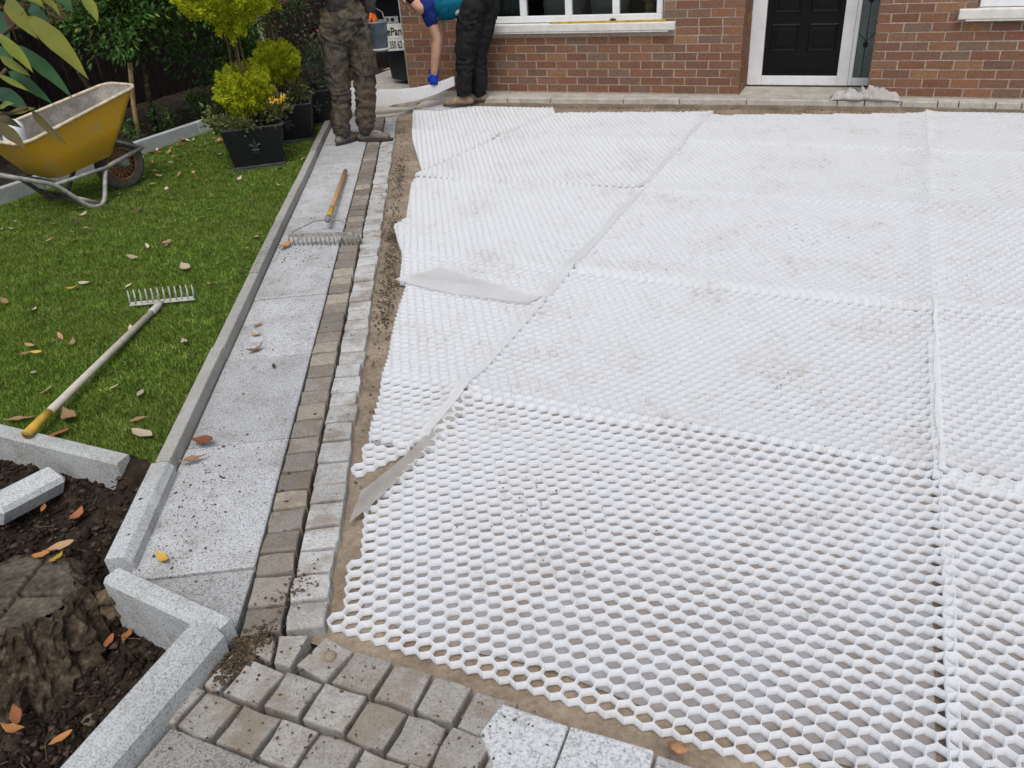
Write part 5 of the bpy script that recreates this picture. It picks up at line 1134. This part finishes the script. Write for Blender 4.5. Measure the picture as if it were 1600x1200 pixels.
# single leaves with a place of their own
for (p, L, mi, lab) in [((-2.699,2.770,0.004), .06, 0, 'small tan leaf on the granite path, farthest of three'), ((-2.637,2.679,0.004), .06, 0, 'tan leaf on the granite path, middle of three'), ((-2.527,2.542,0.006), .085, 0, 'largest tan leaf on the granite path, nearest of three'),
                        ((-2.340,2.435,0.004), .05, 4, 'dark purple leaf alone on the granite path'), ((-2.529,2.236,0.004), .045, 1, 'small red leaf at the foot of the path kerb'), ((-1.876,1.275,0.008), .085, 3, 'yellow leaf on the path slab near the corner'),
                        ((-2.207,1.833,0.020), .10, 1, 'curled red leaf leaning on the path kerb'), ((-2.159,1.726,0.020), .10, 0, 'rusty leaf below the curled red one at the kerb'), ((-3.242,3.719,0.020), .10, 5, 'orange leaf by the left end of the wide rake'),
                        ((-2.340,1.251,-0.060), .09, 0, 'tan leaf on the soil above the stump'), ((-2.226,1.127,0.045), .06, 5, 'orange leaf at the back rim of the stump'), ((-2.170,1.134,0.045), .06, 3, 'yellow leaf at the back rim of the stump'), ((-2.628,1.407,-0.090), .05, 5, 'small orange leaf beside the kerb offcut'),
                        ((-2.472,1.421,-0.090), .075, 1, 'red brown leaf on the soil right of the offcut'), ((-1.912,1.033,-0.130), .06, 1, 'dark rust leaf between stump and big kerb'), ((-1.877,1.074,-0.130), .065, 5, 'orange leaf between stump and big kerb'), ((-1.951,0.740,-0.130), .09, 1, 'large rust leaf in the bottom left corner'),
                        ((-1.908,0.705,-0.120), .075, 5, 'orange leaf in the bottom left corner'), ((-1.768,0.734,-0.130), .065, 5, 'orange leaf standing by the big kerb'), ((-3.641,2.221,0.030), .075, 0, 'tan leaf on the lawn left of the rake handle'), ((-3.541,2.168,0.030), .065, 3, 'yellowish leaf just below the tan one on the lawn'),
                        ((-3.593,2.146,0.030), .05, 0, 'small leaf beside the yellowish leaf on the lawn'), ((-3.457,2.308,0.030), .07, 0, 'brown curled leaf on the lawn near the rake handle'), ((-2.892,2.470,0.030), .06, 2, 'pale leaf on the lawn right of the rake handle'), ((-4.055,2.824,0.030), .065, 3, 'orange yellow leaf in the middle of the lawn'),
                        ((-4.042,2.902,0.030), .075, 2, 'pale leaf next to the orange yellow leaf on the lawn'), ((-4.054,3.290,0.030), .09, 2, 'long pale leaf on the lawn beyond the rake head'), ((-3.604,3.246,0.030), .13, 2, 'long straw coloured leaf on the lawn right of the rake head'), ((-2.474,1.788,0.030), .11, 2, 'pale twisted leaf on the lawn near the front kerb'),
                        ((-2.574,1.862,0.030), .07, 0, 'tan leaf on the lawn above the twisted leaf'), ((-3.076,1.709,0.030), .12, 0, 'long tan leaf left of the yellow rake grip'), ((-2.877,1.787,0.030), .12, 0, 'long brown leaf right of the yellow rake grip'), ((-2.813,1.671,0.030), .12, 1, 'broad brown leaf behind the front kerb by the rake grip'), ((-4.278,2.570,0.030), .10, 0, 'tan leaf at the left edge of the lawn')]: leaf(p, L, mi, lab)
grp = 'fallen leaves scattered over the lawn'
def on_lawn(x, y): return .8781 * x + .4785 * y < -1.22 and x > -6.1
cnt = 0
while cnt < 120:
    x, y = random.uniform(-6.1, -2.4), random.uniform(1.8, 6.6)
    if on_lawn(x, y): leaf((x, y, .026), random.uniform(.03, .075), random.choice((0, 0, 2, 2, 1, 4)), 'small dry leaf scattered on the lawn', grp, tilt=.35); cnt += 1
for k in range(90):    # drift along the back kerb and round the planters
    y = random.uniform(4.6, 6.6); x = -6.10 + abs(random.gauss(0, .45))
    if on_lawn(x, y): leaf((x, y, .026 + random.uniform(0, .02)), random.uniform(.045, .085), random.choice((0, 0, 1, 2)), 'dry brown leaf in the drift along the back kerb', 'leaf drift along the back kerb', tilt=.5)
for (px_, nm) in (((-0.209,1.173,0.030), 'chip'),):
    m = MB(); m.ball((0, 0, 0), (.026, .015, .012), seg=8, rings=5); o = fuse('brick_chip', m, m_orange, None, .004, 0, lambda p: .004 * noise.noise(p * 90)); o.location = px_; tag(o, 'reddish brick chip at the front edge of the sand strip', 'brick chip')
m = MB(); m.ball((0, 0, 0), (.018, .016, .014), seg=8, rings=5); o = fuse('clay_lump', m, m_sand, None, .004, 0, lambda p: .004 * noise.noise(p * 70)); o.location = (-1.142,1.132,0.008); tag(o, 'brown mortar lump on the first apron sett row', 'lump')

# crumbs, clods and mulch that nobody could count
def scatter(name, pts, sizes, mat, label, cat, flat=.6):
    base = np.array([(1, 0, 0), (-1, 0, 0), (0, 1, 0), (0, -1, 0), (0, 0, 1), (0, 0, -1)], float); F = np.array([(0, 2, 4), (2, 1, 4), (1, 3, 4), (3, 0, 4), (2, 0, 5), (1, 2, 5), (3, 1, 5), (0, 3, 5)])
    n_ = len(pts); sc = sizes[:, None, None] * rng.uniform(.5, 1.3, (n_, 6, 1)) * np.array([1, 1, flat]); a = rng.uniform(0, 6.28, n_); v = base[None] * sc * np.stack([rng.uniform(.6, 1.5, n_), rng.uniform(.6, 1.1, n_), np.ones(n_)], 1)[:, None]
    c, s_ = np.cos(a)[:, None], np.sin(a)[:, None]; V_ = np.stack([v[..., 0] * c - v[..., 1] * s_, v[..., 0] * s_ + v[..., 1] * c, v[..., 2]], -1) + np.asarray(pts)[:, None]
    o = link(name, np_mesh(name, V_.reshape(-1, 3), (np.arange(n_)[:, None, None] * 6 + F[None]).reshape(-1), 3), mat); tag(o, label, cat, kind='stuff'); return o
P_ = []; S_ = []
for k in range(1500):     # trench clods, in clusters
    s_ = random.choice((random.gauss(4.4, .25), random.gauss(5.0, .2), random.gauss(6.3, .35), random.gauss(3.9, .2), random.uniform(2, 8))); n_ = random.gauss(-.41, .03); x, y, _ = pw(s_, max(-.475, min(-.35, n_))); P_.append((x, y, -.03 + random.random() * .012)); S_.append(random.uniform(.002, .009))
scatter('trench_clods', np.array(P_), np.array(S_), m_clod, 'loose earth clods in the sand trench beside the setts', 'clods')
P_ = []; S_ = []
for k in range(420):
    x = random.uniform(-4.0, 1.2); P_.append((x, fy(x) - .12 + random.gauss(0, .05), -.03 + random.random() * .015)); S_.append(random.uniform(.002, .010))
scatter('step_clods', np.array(P_), np.array(S_), m_clod, 'loose earth crumbs along the house step', 'clods')
P_ = []; S_ = []
for k in range(900):
    if k < 230: s_, n_ = random.gauss(4.75, .12), random.uniform(-1.12, -.8)
    elif k < 330: s_, n_ = random.gauss(4.6, .3), random.gauss(-1.165, .02)
    elif k < 560: s_, n_ = random.gauss(2.25, .22), random.gauss(-.98, .08)
    else: s_, n_ = random.uniform(1.95, 7), random.uniform(-1.125, -.5)
    if n_ < -1.13: z = .062
    else: z = .004
    x, y, _ = pw(s_, n_); P_.append((x, y, z)); S_.append(random.uniform(.001, .004) if random.random() < .9 else .0065)
scatter('path_crumbs', np.array(P_), np.array(S_), m_clod, 'dark soil crumbs scattered over the path slabs', 'crumbs')
P_ = []; S_ = []
for k in range(2600):
    x, y = random.gauss(-1.375, .03), random.gauss(1.06, .045); P_.append((x, y, random.uniform(-.012, .010) - .2 * abs(x + 1.375))); S_.append(random.uniform(.0012, .0065) if k % 30 else .012)
for k in range(260): P_.append((random.uniform(-1.40, -.5), random.uniform(.75, 1.17), .004)); S_.append(random.uniform(.0015, .006))
for k in range(120): a = random.gauss(-1.40, .03), random.gauss(1.29, .05); P_.append((a[0], a[1], .006)); S_.append(random.uniform(.0015, .006))
scatter('corner_soil', np.array(P_), np.array(S_), m_clod, 'loose brown soil at the kerb corner and on the setts', 'soil')
for nm, mat, cnt, lab, sz in (('mulch', m_soil, 5200, 'dark bark mulch and soil lumps around the stump', (.005, .020)), ('mulch_chips', m_bark, 1500, 'brown bark chips on the soil bed', (.004, .016)), ('leaf_litter', m_dry[4], 900, 'dark leaf litter on the soil bed', (.006, .022))):
    P_ = []; S_ = []
    for k in range(cnt):
        x, y = random.uniform(-3.4, -1.50), random.uniform(.45, 1.58)
        if y > 1.09 and x > -1.97: continue
        P_.append((x, y, soil_z(x, y) + random.uniform(0, .008))); S_.append(random.uniform(*sz))
    scatter(nm, np.array(P_), np.array(S_), mat, lab, 'mulch', .35 if nm != 'mulch' else .6)
m = MB()
for k in range(70):
    x, y = random.uniform(-3.0, -1.55), random.uniform(.6, 1.5); a = random.uniform(0, 6.28); L = random.uniform(.03, .12); z = soil_z(x, y) + .012; m.tube([(x, y, z), (x + L * .5 * math.cos(a), y + L * .5 * math.sin(a), z + .008), (x + L * math.cos(a + .3), y + L * math.sin(a + .3), z)], .0015, 5)
o = m.build('twig_litter', m_twig); tag(o, 'thin twigs lying on the soil bed', 'twigs', kind='stuff')
P_ = []; S_ = []
for k in range(240):
    c = random.choice(((-.9, 1.75), (-.65, 1.9), (-.5, 2.45), (-.95, 2.0), (-1.1, 3.9), (-.2, 3.0), (.3, 5.7), (-.2, 4.6), (-1.5, 4.2), (.5, 4.2))); x, y = random.gauss(c[0], .12), random.gauss(c[1], .10); P_.append((x, y, warp(x, y) + .002)); S_.append(random.uniform(.0015, .005))
scatter('panel_crumbs', np.array(P_), np.array(S_), m_clod, 'dark grit scattered over the white panels', 'grit')
